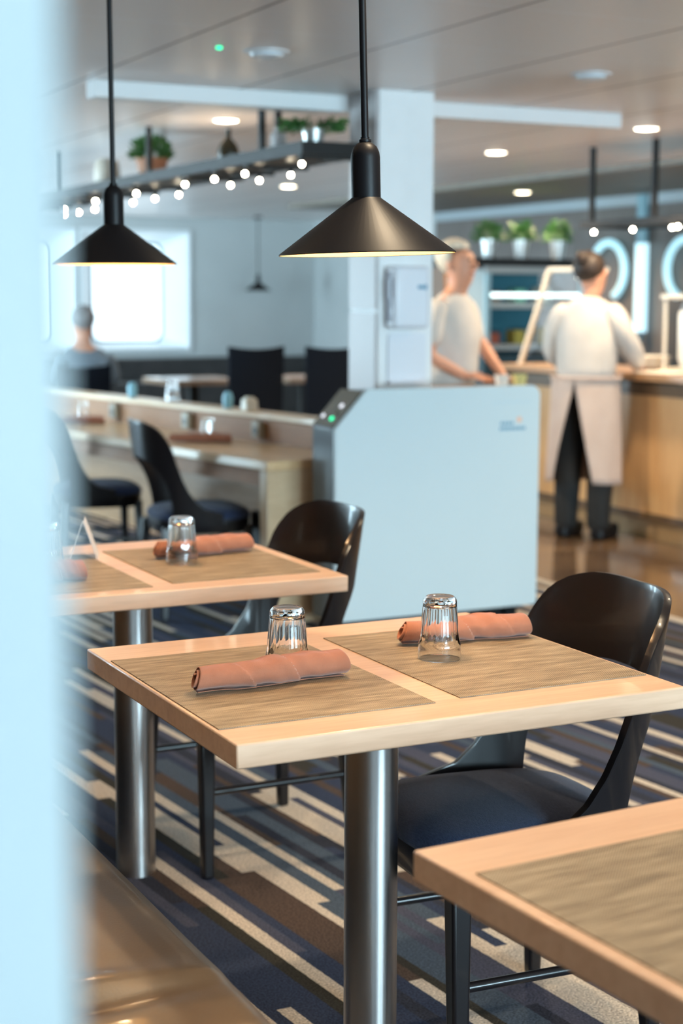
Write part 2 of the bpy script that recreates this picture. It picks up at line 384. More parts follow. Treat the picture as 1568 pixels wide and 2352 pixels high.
# ------------------------------------------------------------------ bench along the left
def make_bench():
    root = empty('banquette_bench', (0, 0, 0), 0, 'long brown leather bench seat in the lower left corner', 'bench')
    bm = B(); box(bm, .28, .74, .9, 8.2, .001, .30); obj('plinth', bm, DARKWALL, root)
    def cushion(y0, y1):
        bm = B(); nx, ny = 26, 90
        g = []
        for i in range(nx+1):
            row = []
            for j in range(ny+1):
                u = i/nx; v = j/ny; x = .29+(.817-.29)*u; y = y0+(y1-y0)*v
                ex = min(u, 1-u)*(.527); ey = min(v, 1-v)*(y1-y0); r = .045
                def f(e): return 0 if e >= r else r-math.sqrt(max(0, r*r-(r-e)**2))
                z = .455+.010*math.sin(PI*u)*min(1, ey/.2)-f(ex)-f(ey)
                z += .004*noise.noise(Vector((x*7, y*3, 1)))
                # a buttoned crease in the near section
                for (cx, cy) in ((.60, 1.93), (.60, 3.1), (.60, 5.0)):
                    dx = (x-cx)/.13; dy = (y-cy)/.028
                    z -= .016*math.exp(-dx*dx-dy*dy)
                    dy2 = (y-cy-.045)/.03; z += .009*math.exp(-(dx)**2-dy2*dy2)
                row.append(bm.verts.new((x, y, z)))
            g.append(row)
        for i in range(nx):
            for j in range(ny): bm.faces.new((g[i][j], g[i+1][j], g[i+1][j+1], g[i][j+1]))
        # skirts
        edge = [g[i][0] for i in range(nx+1)]+[g[nx][j] for j in range(1, ny+1)]+[g[i][ny] for i in range(nx-1, -1, -1)]+[g[0][j] for j in range(ny-1, 0, -1)]
        low = [bm.verts.new((v.co.x, v.co.y, .302)) for v in edge]; n = len(edge)
        for k in range(n): bm.faces.new((edge[k], edge[(k+1) % n], low[(k+1) % n], low[k]))
        bm.faces.new(low[::-1])
        return obj('seat_cushion', bm, LEATHER, root, smooth=True, sharp=60)
    cushion(.9, 1.745); cushion(1.752, 3.35); cushion(3.357, 4.95); cushion(4.957, 8.2)
    bm = B(); box(bm, .02, .28, .9, 8.2, .001, .98)
    obj('backrest', bm, LEATHER, root, bevel=.04, seg=4)
make_bench()

# ------------------------------------------------------------------ dining tables
def make_table(x0, y0, L, W, rz, label, name='dining_table'):
    """x0, y0: corner towards the bench and the camera side; rz about that corner"""
    cx, cy = L/2, W/2
    m3 = Matrix.Rotation(rz, 3, 'Z'); c = m3 @ Vector((cx, cy, 0))
    root = empty(name, (x0+c.x, y0+c.y, 0), rz, label, 'table', 'square dining tables beside the bench')
    bm = B(); box(bm, -L/2, L/2, -W/2, W/2, .713, .75)
    t = obj('tabletop', bm, MAPLE, root, bevel=.003)
    bm = B(); lathe(bm, [(.0465, .0), (.0465, .705)], n=48, cap0=True, cap1=True); obj('leg', bm, STEEL, root, smooth=True)
    bm = B(); prism(bm, rrect(-.16, .16, -.16, .16, .03), 'z', .705, .7129); obj('mounting_plate', bm, DARKMETAL, root)
    return root
T1 = make_table(.849, 2.036, .791, .694, 0, 'wooden table in sharp focus at the centre, set with two brown napkin rolls')
T2 = make_table(.826, 3.214, .791, .694, 0, 'wooden table behind the centre one, half hidden by the white pillar')
T3 = make_table(.862+.0, .853+.0, .791, .694, 0, 'wooden table corner at the lower right, nearest and out of focus')
a3 = math.radians(3.6)
m3 = Matrix.Rotation(a3, 3, 'Z'); off = m3 @ Vector((.791/2, -.694/2, 0))
T3.location = (.862+off.x, 1.547+off.y, 0); T3.rotation_euler = (0, 0, a3)

# placemats
def make_mat(x0, y0, wd, dp, label, rz=0, z=.7503):
    bm = B(); nx = 60
    box(bm, -wd/2, wd/2, -dp/2, dp/2, 0, .0014)
    o = obj('placemat', bm, WOVEN)
    o.location = (x0, y0, z); o.rotation_euler = (0, 0, rz)
    return tag(o, label, 'placemat', 'woven placemats on the dining tables')
make_mat(.856+.1815, 2.119+.2478, .363, .4955, 'brown woven placemat on the left half of the sharp centre table')
make_mat(1.2686+.1807, 2.129+.2478, .361, .4955, 'brown woven placemat on the right half of the centre table, towards the sharp black chair')
make_mat(1.219+.1815, 3.285+.2478, .36, .4955, 'brown woven placemat on the right half of the table behind')
make_mat(.815+.176, 3.265+.2478, .353, .4955, 'brown woven placemat partly hidden by the pillar on the left half of the table behind')
o3 = m3 @ Vector((.018+.1815, -.10-.2478, 0))
make_mat(.862+o3.x, 1.547+o3.y, .363, .4955, 'blurred woven placemat on the left half of the nearest table, lower right', a3)

# tumblers (upside down)
def tumbler_mesh():
    H = .110
    def rout(z): return .0375-.0005*(z/.03) if z < .03 else .0358-.0063*((z-.03)/(H-.03))
    prof = []
    zs = [0, .0008, .002, .01, .02, .028, .031, .034, .037, .04, .05, .06, .07, .08, .09, .096, .100, .104, .107, .109, H]
    bm = B(); n = 120; nf = 12
    rings = []
    for z in zs:
        r = rout(z)
        if z <= .0008: r -= .0008-z
        if z > .100: r -= .0055*((z-.100)/.010)**2
        fac = 0 if z < .029 else min(1, (z-.029)/.008)
        if z > .096: fac *= max(0, 1-(z-.096)/.008)
        ring = []
        for i in range(n):
            a = 2*PI*i/n; loc_ = ((a % (2*PI/nf))-(PI/nf)); 
            pol = math.cos(PI/nf)/math.cos(loc_)
            # scalloped lower ends of the flutes
            sc = max(0, min(1, (z-.030-.006*(abs(loc_)/(PI/nf))**2)/.006))
            rr = r*(1-fac*sc*(1-pol*.985+.0))
            ring.append(bm.verts.new((rr*math.cos(a), rr*math.sin(a), z)))
        rings.append(ring)
    for A, Bq in zip(rings, rings[1:]):
        for i in range(n): bm.faces.new((A[i], A[(i+1) % n], Bq[(i+1) % n], Bq[i]))
    bm.faces.new(rings[-1])
    # inside
    zi = [(.0362, .0), (.0360, .002), (.0352, .03), (.0322, .05), (.0293, .08), (.0272, .092), (.022, .0965), (.012, .098), (.003, .0982)]
    inner = []
    for r, z in zi:
        inner.append([bm.verts.new((r*math.cos(2*PI*i/n), r*math.sin(2*PI*i/n), z)) for i in range(n)])
    for A, Bq in zip(inner, inner[1:]):
        for i in range(n): bm.faces.new((A[i], Bq[i], Bq[(i+1) % n], A[(i+1) % n]))
    bm.faces.new(inner[-1])
    for i in range(n): bm.faces.new((rings[0][i], inner[0][i], inner[0][(i+1) % n], rings[0][(i+1) % n]))
    return bm
g0 = obj('drinking_glass', tumbler_mesh(), GLASS, smooth=True, sharp=25)
tag(g0, 'upturned clear glass tumbler on the left placemat of the centre table', 'glass', 'upturned tumblers')
g0.location = (1.097, 2.408, .7520)
def glass(x, y, label, z=.7520, s=1):
    c = g0.copy(); COL.objects.link(c); c.location = (x, y, z); c.rotation_euler = (0, 0, random.random()); c['label'] = label
    return c
glass(1.378, 2.385, 'upturned clear glass tumbler in front of the napkin roll, right placemat of the centre table')
glass(1.335, 3.53, 'upturned clear glass tumbler on the table behind, before its napkin roll')
glass(1.02, 3.57, 'upturned glass tumbler seen faintly past the blurred pillar edge')

# napkin rolls
def napkin_mesh(L=.245, R=.0235, turns=2.6, seed=1):
    rnd = random.Random(seed); bm = B(); nl, per = 110, 56; na = int(per*turns)
    ph = rnd.uniform(0, 1)
    grid = []
    for i in range(nl+1):
        u = i/nl; x = -L/2+L*u; row = []
        cz = .0; 
        endl = .004*math.sin(9*u+ph*5)
        for j in range(na+1):
            t = j/na; th = 2*PI*turns*t
            rr = .010+(R-.010)*t
            if t > 1-1/turns:                 # outer layer carries the diagonal folds
                k = ((th/(2*PI))*1.0+u*3.1+ph) % 1.0
                env = max(0, math.sin(PI*min(1, max(0, (u-.18)/.74))))
                rr += .0060*env*k + .0008*math.sin(40*u+3*th)*env
            rr *= 1+.07*noise.noise(Vector((u*4, math.cos(th)*1.2, math.sin(th)*1.2+seed)))
            rr *= .93+.15*u
            a = -th+PI*.62
            y = rr*math.cos(a)*1.06; z = rr*math.sin(a)*.94
            xx = x+.006*math.sin(th*1.0+ph)*(1 if u < .5 else -1)*(abs(u-.5)*2)**4 + (.012*(t-.8) if u < .02 else 0)
            row.append(bm.verts.new((xx, y+endl, max(z+R*.97, .0008+.002*t*0))))
        grid.append(row)
    for i in range(nl):
        for j in range(na): bm.faces.new((grid[i][j], grid[i+1][j], grid[i+1][j+1], grid[i][j+1]))
    return bm
def napkin(p0, p1, label, seed, z=.7522, lift=0):
    p0 = Vector(p0); p1 = Vector(p1); L = (p1-p0).length
    o = obj('napkin_roll', napkin_mesh(L, seed=seed), NAPKIN, smooth=True, sharp=50)
    sd = o.modifiers.new('thickness', 'SOLIDIFY'); sd.thickness = .0012; sd.offset = 0
    mid = (p0+p1)/2; o.location = (mid.x, mid.y, z+.0006); o.rotation_euler = (0, -lift, math.atan2(p1.y-p0.y, p1.x-p0.x))
    return tag(o, label, 'napkin', 'rolled terracotta napkins')
napkin((.905, 2.325), (1.165, 2.345), 'terracotta napkin roll in front, on the left placemat of the centre table', 3)
napkin((1.372, 2.505), (1.612, 2.475), 'terracotta napkin roll behind a tumbler, right placemat of the centre table', 5)
napkin((1.30, 3.60), (1.545, 3.63), 'terracotta napkin roll on the table behind', 8)
napkin((.93, 3.42), (1.055, 3.41), 'end of a napkin roll peeping past the blurred pillar edge', 9)

# tent card on the rear table
bm = B()
for s in (-1, 1):
    prism(bm, [(s*.035, 0), (s*.033, 0), (-.001 if s > 0 else .001, .095), (.001 if s > 0 else -.001, .095)], 'y', -.045, .045)
o = obj('tent_card', bm, mat('grey_card', (.55, .52, .50), .6)); o.location = (1.155, 3.72, .7502); o.rotation_euler = (0, 0, -.35)
tag(o, 'small white folded tent card standing on the table behind, at the pillar edge', 'card')

# ------------------------------------------------------------------ chairs
def chair_shell():
    # plan curve (local, front = +X): arc-length parametrised outline of one half
    pts = [(-.292, 0), (-.288, .06), (-.270, .12), (-.235, .168), (-.19, .200), (-.14, .220), (-.08, .232), (-.02, .238), (.04, .238), (.09, .236)]
    P_ = [Vector(p) for p in pts]; cum = [0]
    for a, b in zip(P_, P_[1:]): cum.append(cum[-1]+(b-a).length)
    def plan(s):
        sg = -1 if s < 0 else 1; s = abs(s)
        for i in range(len(P_)-1):
            if s <= cum[i+1] or i == len(P_)-2:
                # Catmull-Rom for a smooth sweep
                t = (s-cum[i])/(cum[i+1]-cum[i]); t = min(max(t, 0), 1)
                p1, p2 = P_[i], P_[i+1]
                p0 = P_[i-1] if i > 0 else Vector((P_[1].x, -P_[1].y)); p3 = P_[i+2] if i+2 < len(P_) else P_[i+1]*2-P_[i]
                q = .5*((2*p1)+(-p0+p2)*t+(2*p0-5*p1+4*p2-p3)*t*t+(-p0+3*p1-3*p2+p3)*t**3)
                return q.x, q.y*sg
    smax = cum[-1]
    s0 = .245              # side of the opening
    tops = [(0, .849), (.04, .850), (.08, .850), (.11, .848), (.14, .842), (.165, .834), (.19, .821), (.21, .805), (.23, .781), (.245, .757), (.26, .722), (.27, .690), (.28, .657), (.30, .603), (.33, .548), (.37, .502), (.42, .470), (smax, .450)]
    def ztop(s):
        s = abs(s)
        for (a, za), (b, zb) in zip(tops, tops[1:]):
            if s <= b:
                t = (s-a)/(b-a); return za+(zb-za)*t
        return tops[-1][1]
    def zlow(s):
        s = abs(s)
        if s >= s0: return .40
        return .40+.292*(1-(s/s0)**2.8)**(1/2.8)
    S_ = []
    n1 = 40
    for i in range(n1+1): S_.append(s0*math.sin(PI/2*i/n1))
    S_ += [s0+(smax-s0)*k/44 for k in range(1, 45)]
    S_ = sorted(set(round(s, 5) for s in S_ if s <= smax))
    S_ = [-s for s in S_[::-1] if s > 0]+S_
    bm = B(); nz = 14; cols = []
    for s in S_:
        x, y = plan(s); zt, zl = ztop(s), zlow(s); c = []
        for k in range(nz+1):
            z = zl+(zt-zl)*k/nz
            tp = 1+.52*(z-.65)
            c.append(bm.verts.new((x*.87*tp, y*.975*tp, z)))
        cols.append(c)
    for A, Bq in zip(cols, cols[1:]):
        for k in range(nz): bm.faces.new((A[k], Bq[k], Bq[k+1], A[k+1]))
    return bm
def make_chair(label, group):
    root = empty('dining_chair', (0, 0, 0), 0, label, 'chair', group)
    o = obj('backrest', chair_shell(), LACQ, root, smooth=True, sharp=80)
    sd = o.modifiers.new('thickness', 'SOLIDIFY'); sd.thickness = .014; sd.offset = 0
    bv = o.modifiers.new('edge', 'BEVEL'); bv.width = .004; bv.segments = 3; bv.limit_method = 'ANGLE'; bv.angle_limit = .9
    # cushion
    def outline(k):
        out = []
        for i in range(72):
            a = 2*PI*i/72; c, s = math.cos(a), math.sin(a)
            e = .55
            x = (abs(c)**e)*(1 if c > 0 else -1); y = (abs(s)**e)*(1 if s > 0 else -1)
            wy = .196+.014*x
            out.append((.012+x*.215*k, y*wy*k))
        return out
    bm = B(); rings = []
    for k, z in ((.0, .478), (.25, .4775), (.5, .475), (.72, .470), (.87, .462), (.95, .453), (.99, .441), (1.0, .430), (.985, .421)):
        if k == 0: ctr = bm.verts.new((.012, 0, z)); continue
        rings.append([bm.verts.new((p[0], p[1], z)) for p in outline(k)])
    n = 72
    for i in range(n): bm.faces.new((ctr, rings[0][i], rings[0][(i+1) % n]))
    for A, Bq in zip(rings, rings[1:]):
        for i in range(n): bm.faces.new((A[i], Bq[i], Bq[(i+1) % n], A[(i+1) % n]))
    bm.faces.new(rings[-1])
    obj('seat', bm, SEATFAB, root, smooth=True, sharp=70)
    bm = B(); rr = []
    for k, z in ((.985, .4205), (.985, .405), (.96, .372), (.93, .360)): rr.append([bm.verts.new((p[0], p[1], z)) for p in outline(k)])
    for A, Bq in zip(rr, rr[1:]):
        for i in range(n): bm.faces.new((A[i], Bq[i], Bq[(i+1) % n], A[(i+1) % n]))
    bm.faces.new(rr[0]); bm.faces.new(rr[-1])
    obj('seat_rail', bm, LACQ, root, smooth=True)
    for sx in (1, -1):
        for sy in (1, -1):
            bm = B()
            top = (sx*.175+(.01 if sx > 0 else 0), sy*.185, .395); bot = (sx*.197, sy*.2175, 0)
            tube(bm, top, bot, .0275, .0195, square=True)
            obj('leg', bm, LACQ, root, bevel=.006, seg=3)
    for sy in (1, -1):
        bm = B(); tube(bm, (.188, sy*.203, .205), (-.188, sy*.203, .205), .0095); obj('stretcher', bm, LACQ, root, smooth=True)
    return root
chair = make_chair('black bentwood chair in sharp focus with navy seat, right of the centre table', 'black bentwood dining chairs')
chair.location = (1.548, 2.441, 0); chair.rotation_euler = (0, 0, math.radians(176.5))
def place_chair(x, y, rz, label):
    c = copy_tree(chair); c.location = (x, y, 0); c.rotation_euler = (0, 0, rz); c['label'] = label
    return c
place_chair(1.556, 3.662, PI, 'black bentwood chair tucked in at the table behind, before the blue-white kiosk')
place_chair(2.56, 6.60, math.radians(-6), 'black bentwood chair with its curved back seen side-on at the long communal table')
place_chair(2.42, 7.62, math.radians(-8), 'black bentwood chair further along the communal table, half behind the pillar')

# ------------------------------------------------------------------ pendants
def shade_obj(root):
    bm = B()
    outer = [(.1485, 0), (.1490, .0015), (.1480, .003), (.0265, .092), (.0245, .094), (.0245, .160), (.0235, .168), (.0195, .177), (.013, .183), (.008, .185)]
    lathe(bm, outer, n=72)
    o = obj('lamp_shade', bm, BLACKMETAL, root, smooth=True, sharp=35)
    bm = B(); lathe(bm, [(.1475, .0008), (.024, .0895), (.002, .090)], n=72); obj('shade_lining', bm, GOLDIN, root, smooth=True)
    bm = B(); lathe(bm, [(.0105, .1851), (.0105, .189), (.0075, .190), (.0075, .193)], n=24, cap0=True, cap1=True); obj('collar', bm, BLACKMETAL, root, smooth=True)
def make_pendant(rod_len, label, lean=(0, 0)):
    root = empty('pendant_lamp', (0, 0, 0), 0, label, 'lamp', 'black cone pendant lamps')
    shade_obj(root)
    bm = B(); ball(bm, (0, 0, .042), .022); obj('bulb', bm, PENDGLOW, root, smooth=True)
    bm = B(); tube(bm, (0, 0, .191), (0, 0, rod_len), .0062); obj('rod', bm, BLACKMETAL, root, smooth=True)
    bm = B(); lathe(bm, [(.045, 0), (.045, .012), (.03, .02)], cz=rod_len-.02, n=32, cap0=True, cap1=True); obj('canopy', bm, BLACKMETAL, root, smooth=True)
    return root
def spot(name, loc, power, size=2.4, r=.03, color=(1, .78, .52), blend=.6, target=None):
    l = bpy.data.lights.new(name, 'SPOT'); l.energy = power; l.color = color; l.spot_size = size; l.spot_blend = blend; l.shadow_soft_size = r
    o = bpy.data.objects.new(name, l); COL.objects.link(o); o.location = loc
    return o
def pendant_light(root, power):
    l = bpy.data.lights.new('pendant_bulb_light', 'POINT'); l.energy = power; l.color = (1, .70, .40); l.shadow_soft_size = .024
    o = bpy.data.objects.new('pendant_bulb_light', l); COL.objects.link(o); o.parent = root; o.location = (0, 0, .012)
p1 = make_pendant(.828, 'black cone pendant lamp in sharp focus, hanging over the centre table')
p1.location = (1.2555, 2.43, 1.447); 
# the rod leans slightly across the view
ax = F_.copy(); ax.z = 0; ax.normalize()
p1.rotation_mode = 'QUATERNION'; p1.rotation_quaternion = Matrix.Rotation(math.radians(-1.45), 3, ax).to_quaternion()
pendant_light(p1, 7)
p2 = make_pendant(.826, 'black cone pendant lamp left of the sharp one, its edge lost behind the white pillar')
p2.location = (1.243, 3.72, 1.452); pendant_light(p2, 7)
p2.rotation_euler = (0, math.radians(-.3), 0)
p4 = make_pendant(.826, 'small distant cone pendant lamp hanging before the grey far wall')
p4.location = (7.30, 16.8, 1.45)

# ------------------------------------------------------------------ kiosk
K = empty('service_kiosk', (2.837, 5.76, 0), 0, 'wide free-standing cabinet with pale blue-white front and sloped control panel', 'kiosk')
KG = mat('kiosk_grey_body', (.045, .055, .065), .35)
bm = B(); prism(bm, [(0, .06), (0, .85), (.135, .998), (.955, .998), (.955, .06)], 'y', .022, .215); obj('body', bm, KG, K, bevel=.004)
bm = B()
out = [(-.002+.012, .06), (0, .855)]
front = [(0.002, .852), (.135, .998), (.15, 1.008)]
pr = [(.0, .075), (.0, .845), (.004, .857), (.138, 1.003), (.150, 1.010)]
for i in range(9):
    a = math.radians(90-90*i/8); pr.append((.972-.045+.045*math.cos(a), 1.010-.045+.045*math.sin(a)))
pr += [(.972, .075), (.965, .062), (.01, .062)]
prism(bm, pr, 'y', 0, .0215); tag(obj('front_panel', bm, mat('kiosk_white', (.55, .64, .67), .5), K, bevel=.003), 'pale blue-white front panel with rounded corner')
bm = B(); q = [(.004, .856), (.133, .9985), (.130, 1.002), (.0, .86)]; prism(bm, q, 'y', .024, .213)
cp = obj('control_panel', bm, OLIVEPANEL, K)
sl = Vector((.129, 0, .1425)).normalized(); nrm = Vector((-sl.z, 0, sl.x))
def on_panel(t, y, r, m, nm):
    c = Vector((.0, 0, .8605))+sl*(.192*t); bm = B(); tube(bm, Vector((c.x, y, c.z)), Vector((c.x, y, c.z))+nrm*.004, r, n=20); obj(nm, bm, m, cp)
on_panel(.20, .085, .009, GREEN, 'green_button'); on_panel(.55, .085, .010, WHITELED, 'white_button'); on_panel(.24, .175, .009, WHITELED, 'white_button'); on_panel(.37, .085, .007, mat('dim_button', (.12, .12, .07), .4), 'dark_button')
bm = B()
x = .775
for i in range(4): box(bm, x+.017*i, x+.017*i+.012, -.0008, 0, .845, .858)
x = .772
for i in range(9): box(bm, x+.0145*i, x+.0145*i+.010, -.0008, 0, .822, .836)
lg = obj('printed_logo', bm, INK, K)
bm = B(); lathe(bm, [(.013, 0), (.013, .0006)], n=20, cap0=True, cap1=True)
for v in bm.verts: v.co = Vector((.868+v.co.x, -.0002-v.co.z, .866+v.co.y))
obj('printed_emblem', bm, INKO, lg)
bm = B()
for i in range(12): box(bm, .735+.0165*i, .735+.0165*i+.011, -.0006, 0, .936, .945)
obj('printed_line', bm, INKL, K)
bm = B(); box(bm, -.004, .975, .0, .22, .9985, 1.003)
bm.free()
for x in (.10, .80, .875):
    bm = B(); tube(bm, (x, .05, .03), (x, .08, .03), .029, n=20); tube(bm, (x, .14, .03), (x, .17, .03), .029, n=20); box(bm, x-.008, x+.008, .04, .18, .045, .061); obj('castor', bm, BLACKMETAL, K, smooth=True)

# ------------------------------------------------------------------ column with dispenser
bm = B(); box(bm, 3.325, 3.60, 6.33, 6.60, 0, ZC-.001); S(obj('wall_column', bm, WHITEPAINT, bevel=.004))
bm = B()
box(bm, 3.315, 3.3245, 6.34, 6.595, 0, 1.31); box(bm, 3.315, 3.3245, 6.34, 6.595, 1.325, ZC-.001)
tag(obj('trim_5', bm, mat('pinkish_grey_cladding', (.50, .46, .46), .45)), kind='structure')
D_ = empty('soap_dispenser', (3.445, 6.33, 1.24), 0, 'white wall-mounted dispenser on the front of the blue-lit column', 'dispenser')
bm = B(); box(bm, -.09, .09, -.10, -.0005, 0, .275); obj('housing', bm, PLASTIC_W, D_, bevel=.022, seg=4)
bm = B(); box(bm, -.091, -.0895, -.085, -.02, .03, .25); box(bm, -.0965, -.09, -.075, -.03, .13, .22); obj('side_window', bm, mat('smoked_plastic', (.20, .19, .24), .3), D_)
bm = B(); box(bm, .025, .055, -.1015, -.0995, .175, .19); box(bm, .058, .070, -.1015, -.0995, .172, .194); obj('printed_logo', bm, INK, D_)
bm = B(); prism(bm, rrect(-.075, .12, -.235, -.02, .02), 'y', -.012, -.0005); obj('splash_plate', bm, PLASTIC_W, D_, bevel=.003)
bm = B(); box(bm, -.08, .10, -.05, -.0005, -.245, -.232); obj('drip_tray', bm, PLASTIC_W, D_, bevel=.004)

# ------------------------------------------------------------------ long communal table (turned a little)
DIVW = wood('divider_wood', (.27, .12, .05), (.33, .155, .068), (.38, .19, .09), 'y', rough=.6); bsdf(DIVW).inputs['Coat Weight'].default_value = 0
LT = empty('communal_table', (2.68, 6.08, 0), math.radians(8.5), 'long pale wooden table with a raised central divider behind the dining tables', 'table')
bm = B(); box(bm, 0, .98, 0, 6.0, .66, .70); obj('tabletop', bm, OAK, LT, bevel=.004)
bm = B(); box(bm, .0, .98, .0, .06, .001, .6595); obj('end_panel', bm, OAKX, LT, bevel=.003)
bm = B(); box(bm, .0, .98, 5.94, 6.0, .001, .6595); obj('end_panel', bm, OAKX, LT, bevel=.003)
bm = B(); box(bm, .01, .04, .0605, 5.9395, .59, .6595); obj('apron', bm, DIVW, LT)
bm = B(); box(bm, .47, .50, .0605, 5.9395, .15, .6595); obj('centre_board', bm, BARTOP, LT)
bm = B(); box(bm, .46, .51, .0, 6.0, .7005, .815); obj('divider', bm, DIVW, LT)
bm = B(); box(bm, .43, .57, -.0, 6.0, .8152, .838); obj('divider_cap', bm, wood('cap_wood', (.66, .45, .27), (.72, .52, .32), (.77, .58, .38), 'y'), LT, bevel=.003)
sk = mat('socket_grey', (.35, .30, .22), .4); skd = mat('socket_dark', (.02, .02, .02), .4)
for yy in (.78, 1.45, 2.25, 3.3):
    bm = B(); box(bm, .425, .4595, yy-.035, yy+.035, .72, .80); s_ = obj('socket', bm, sk, LT, bevel=.004)
    bm = B(); tube(bm, (.4249, yy, .757), (.4225, yy, .757), .018, n=20); obj('socket_face', bm, skd, s_)
ltm = Matrix.Translation(Vector((2.68, 6.08, 0))) @ Matrix.Rotation(math.radians(8.5), 4, 'Z')
def on_lt(x, y, z=.701): v = ltm @ Vector((x, y, z)); return v
def lt_glass(x, y, label, z=.7004):
    v = on_lt(x, y); return glass(v.x, v.y, label, z)
lt_glass(.27, .95, 'blurred glass tumbler on the communal table between two sockets')
lt_glass(.30, 2.35, 'blurred glass tumbler far along the communal table beside the pillar')
lt_glass(.525, 1.75, 'glass tumbler on top of the communal table divider', .8384)
def lt_nap(x, y, x2, y2, lab, seed):
    a = on_lt(x, y); b = on_lt(x2, y2); napkin((a.x, a.y), (b.x, b.y), lab, seed, z=.7008)
lt_nap(.10, 1.0, .32, .82, 'brown napkin roll lying on the communal table in front of the glass', 11)
lt_nap(.12, 2.30, .33, 2.15, 'brown napkin roll far along the communal table', 12)
v = on_lt(.50, .95, .8384)
bm = B(); prism(bm, [(-.04, 0), (.04, 0), (.028, .055), (-.028, .055)], 'x', -.03, .03); box(bm, -.02, .02, -.02, .02, .055, .065)
o = obj('condiment_holder', bm, mat('cream_ceramic', (.75, .68, .55), .4), bevel=.004); o.location = v; tag(o, 'cream condiment holder on the communal table divider nearest the kiosk', 'condiment holder')
for (yy, lab) in ((1.15, 'pale blue napkin on the divider beside the cream holder'), (2.15, 'small pale blue dish further along the divider')):
    v = on_lt(.50, yy, .8384); bm = B(); lathe(bm, [(.022, 0), (.026, .05), (.018, .075), (.010, .08)], n=20, cap0=True, cap1=True)
    o = obj('pepper_mill', bm, mat('pale_blue_glaze', (.22, .50, .62), .3), smooth=True); o.location = v
    tag(o, lab.replace('napkin', 'shaker').replace('dish', 'shaker'), 'shaker', 'shakers on the divider')
# dark unit under the table
bm = B(); box(bm, -.14, .14, -.12, .12, .0, .44); o = obj('storage_box', bm, skd, bevel=.01); v = on_lt(.30, .28, 0); o.location = (v.x, v.y, .001); o.rotation_euler = (0, 0, math.radians(7.3))
tag(o, 'black box standing under the near end of the communal table', 'box')

# ------------------------------------------------------------------ hanging racks
def pot_plant(root_name, loc, potmat, label, ph=.11, pr=.05, fh=.16, fr=.13, n=260, group=None, seed=0, droop=0.3, flat=False):
    rnd = random.Random(seed)
    root = empty(root_name, loc, rnd.uniform(0, 6), label, 'plant', group)
    bm = B(); lathe(bm, [(pr*.72, 0), (pr, ph*.86), (pr*1.08, ph*.87), (pr*1.08, ph), (pr*.95, ph), (pr*.92, ph*.9), (.001, ph*.9)], n=28, cap0=True); obj('pot', bm, potmat, root, smooth=True)
    bm = B()
    for i in range(n):
        a = rnd.uniform(0, 2*PI); e = rnd.uniform(-.25 if not flat else -.35, 1.3 if not flat else .35); q = rnd.uniform(.35, 1)
        d = Vector((math.cos(a)*math.cos(e), math.sin(a)*math.cos(e), math.sin(e)))
        c = Vector((0, 0, ph+.01)) + Vector((d.x*fr*q, d.y*fr*q, max(-ph*droop, d.z*fh*q)+.01))
        l = rnd.uniform(.018, .032); wv = l*.42
        up = Vector((rnd.uniform(-1, 1), rnd.uniform(-1, 1), rnd.uniform(-.3, 1))).normalized(); s = d.cross(up).normalized()
        vs = [bm.verts.new(c-d*l*.5), bm.verts.new(c+s*wv+up*.002), bm.verts.new(c+d*l*.7-up*.004), bm.verts.new(c-s*wv+up*.002)]
        bm.faces.new(vs)
    for i in range(26):
        a = rnd.uniform(0, 2*PI); e = rnd.uniform(.2, 1.3) if not flat else rnd.uniform(0, .4); d = Vector((math.cos(a)*math.cos(e)*fr, math.sin(a)*math.cos(e)*fr, math.sin(e)*fh))*.8
        tube(bm, (0, 0, ph*.9), Vector((0, 0, ph*.9))+d, .0018, .001, n=4)
    obj('foliage', bm, LEAF, root)
    return root
RK = empty('hanging_rack', (0, 0, 0), 0, 'long black ceiling-hung rack with plants and small round bulbs, upper left', 'rack')
bm = B(); box(bm, 2.985, 3.27, 6.37, 11.6, 1.998, 2.006); obj('shelf_plate', bm, mat('rack_plate', (.05, .045, .04), .45, spec=.25), RK)
def rail(x0, x1, y0, y1):
    bm = B(); box(bm, x0, x1, y0, y1, 1.985, 2.04); obj('rail', bm, DARKMETAL, RK)
rail(2.965, 2.985, 6.35, 11.62); rail(3.27, 3.29, 6.35, 11.62); rail(2.9851, 3.2699, 6.35, 6.37); rail(2.9851, 3.2699, 11.6, 11.62)
for (xx, yy) in ((2.975, 6.80), (2.975, 8.30), (2.975, 10.0), (3.28, 7.3), (3.28, 8.9)):
    bm = B(); tube(bm, (xx, yy, 2.04), (xx, yy, ZC-.0005), .019, square=True); obj('hanger', bm, DARKMETAL, RK)
bulbs = [(2.735, 5.86), (2.935, 6.40), (2.734, 6.43), (2.945, 6.76), (2.740, 6.79), (2.95, 7.11), (2.745, 7.17), (2.99, 7.90), (2.765, 7.91), (2.995, 8.27), (3.01, 8.67), (2.79, 8.66), (3.04, 9.45), (3.06, 9.84), (2.88, 9.55), (3.06, 10.15)]
bulbs = [(x*1.09, y*1.09) for x, y in bulbs]
def make_bulb(z):
    bm = B(); ball(bm, (0, 0, 0), .0095, seg=14)
    o = obj('bulb', bm, BULB, None, smooth=True); return o
b0 = None
bar_ys = []
for i, (x, y) in enumerate(bulbs):
    if b0 is None: b0 = make_bulb(0); c = b0
    else: c = b0.copy(); COL.objects.link(c)
    c.parent = RK; c.location = (x, y, 1.944)
    bm = B(); tube(bm, (0, 0, .008), (0, 0, .024), .011, n=10); s_ = obj('bulb_socket', bm, DARKMETAL, c)
    if not any(abs(y-q) < .05 for q in bar_ys):
        bar_ys.append(y)
        bm = B(); box(bm, 2.97, 3.285, y-.014, y+.014, 1.968, 1.984); obj('crossbar', bm, DARKMETAL, RK)
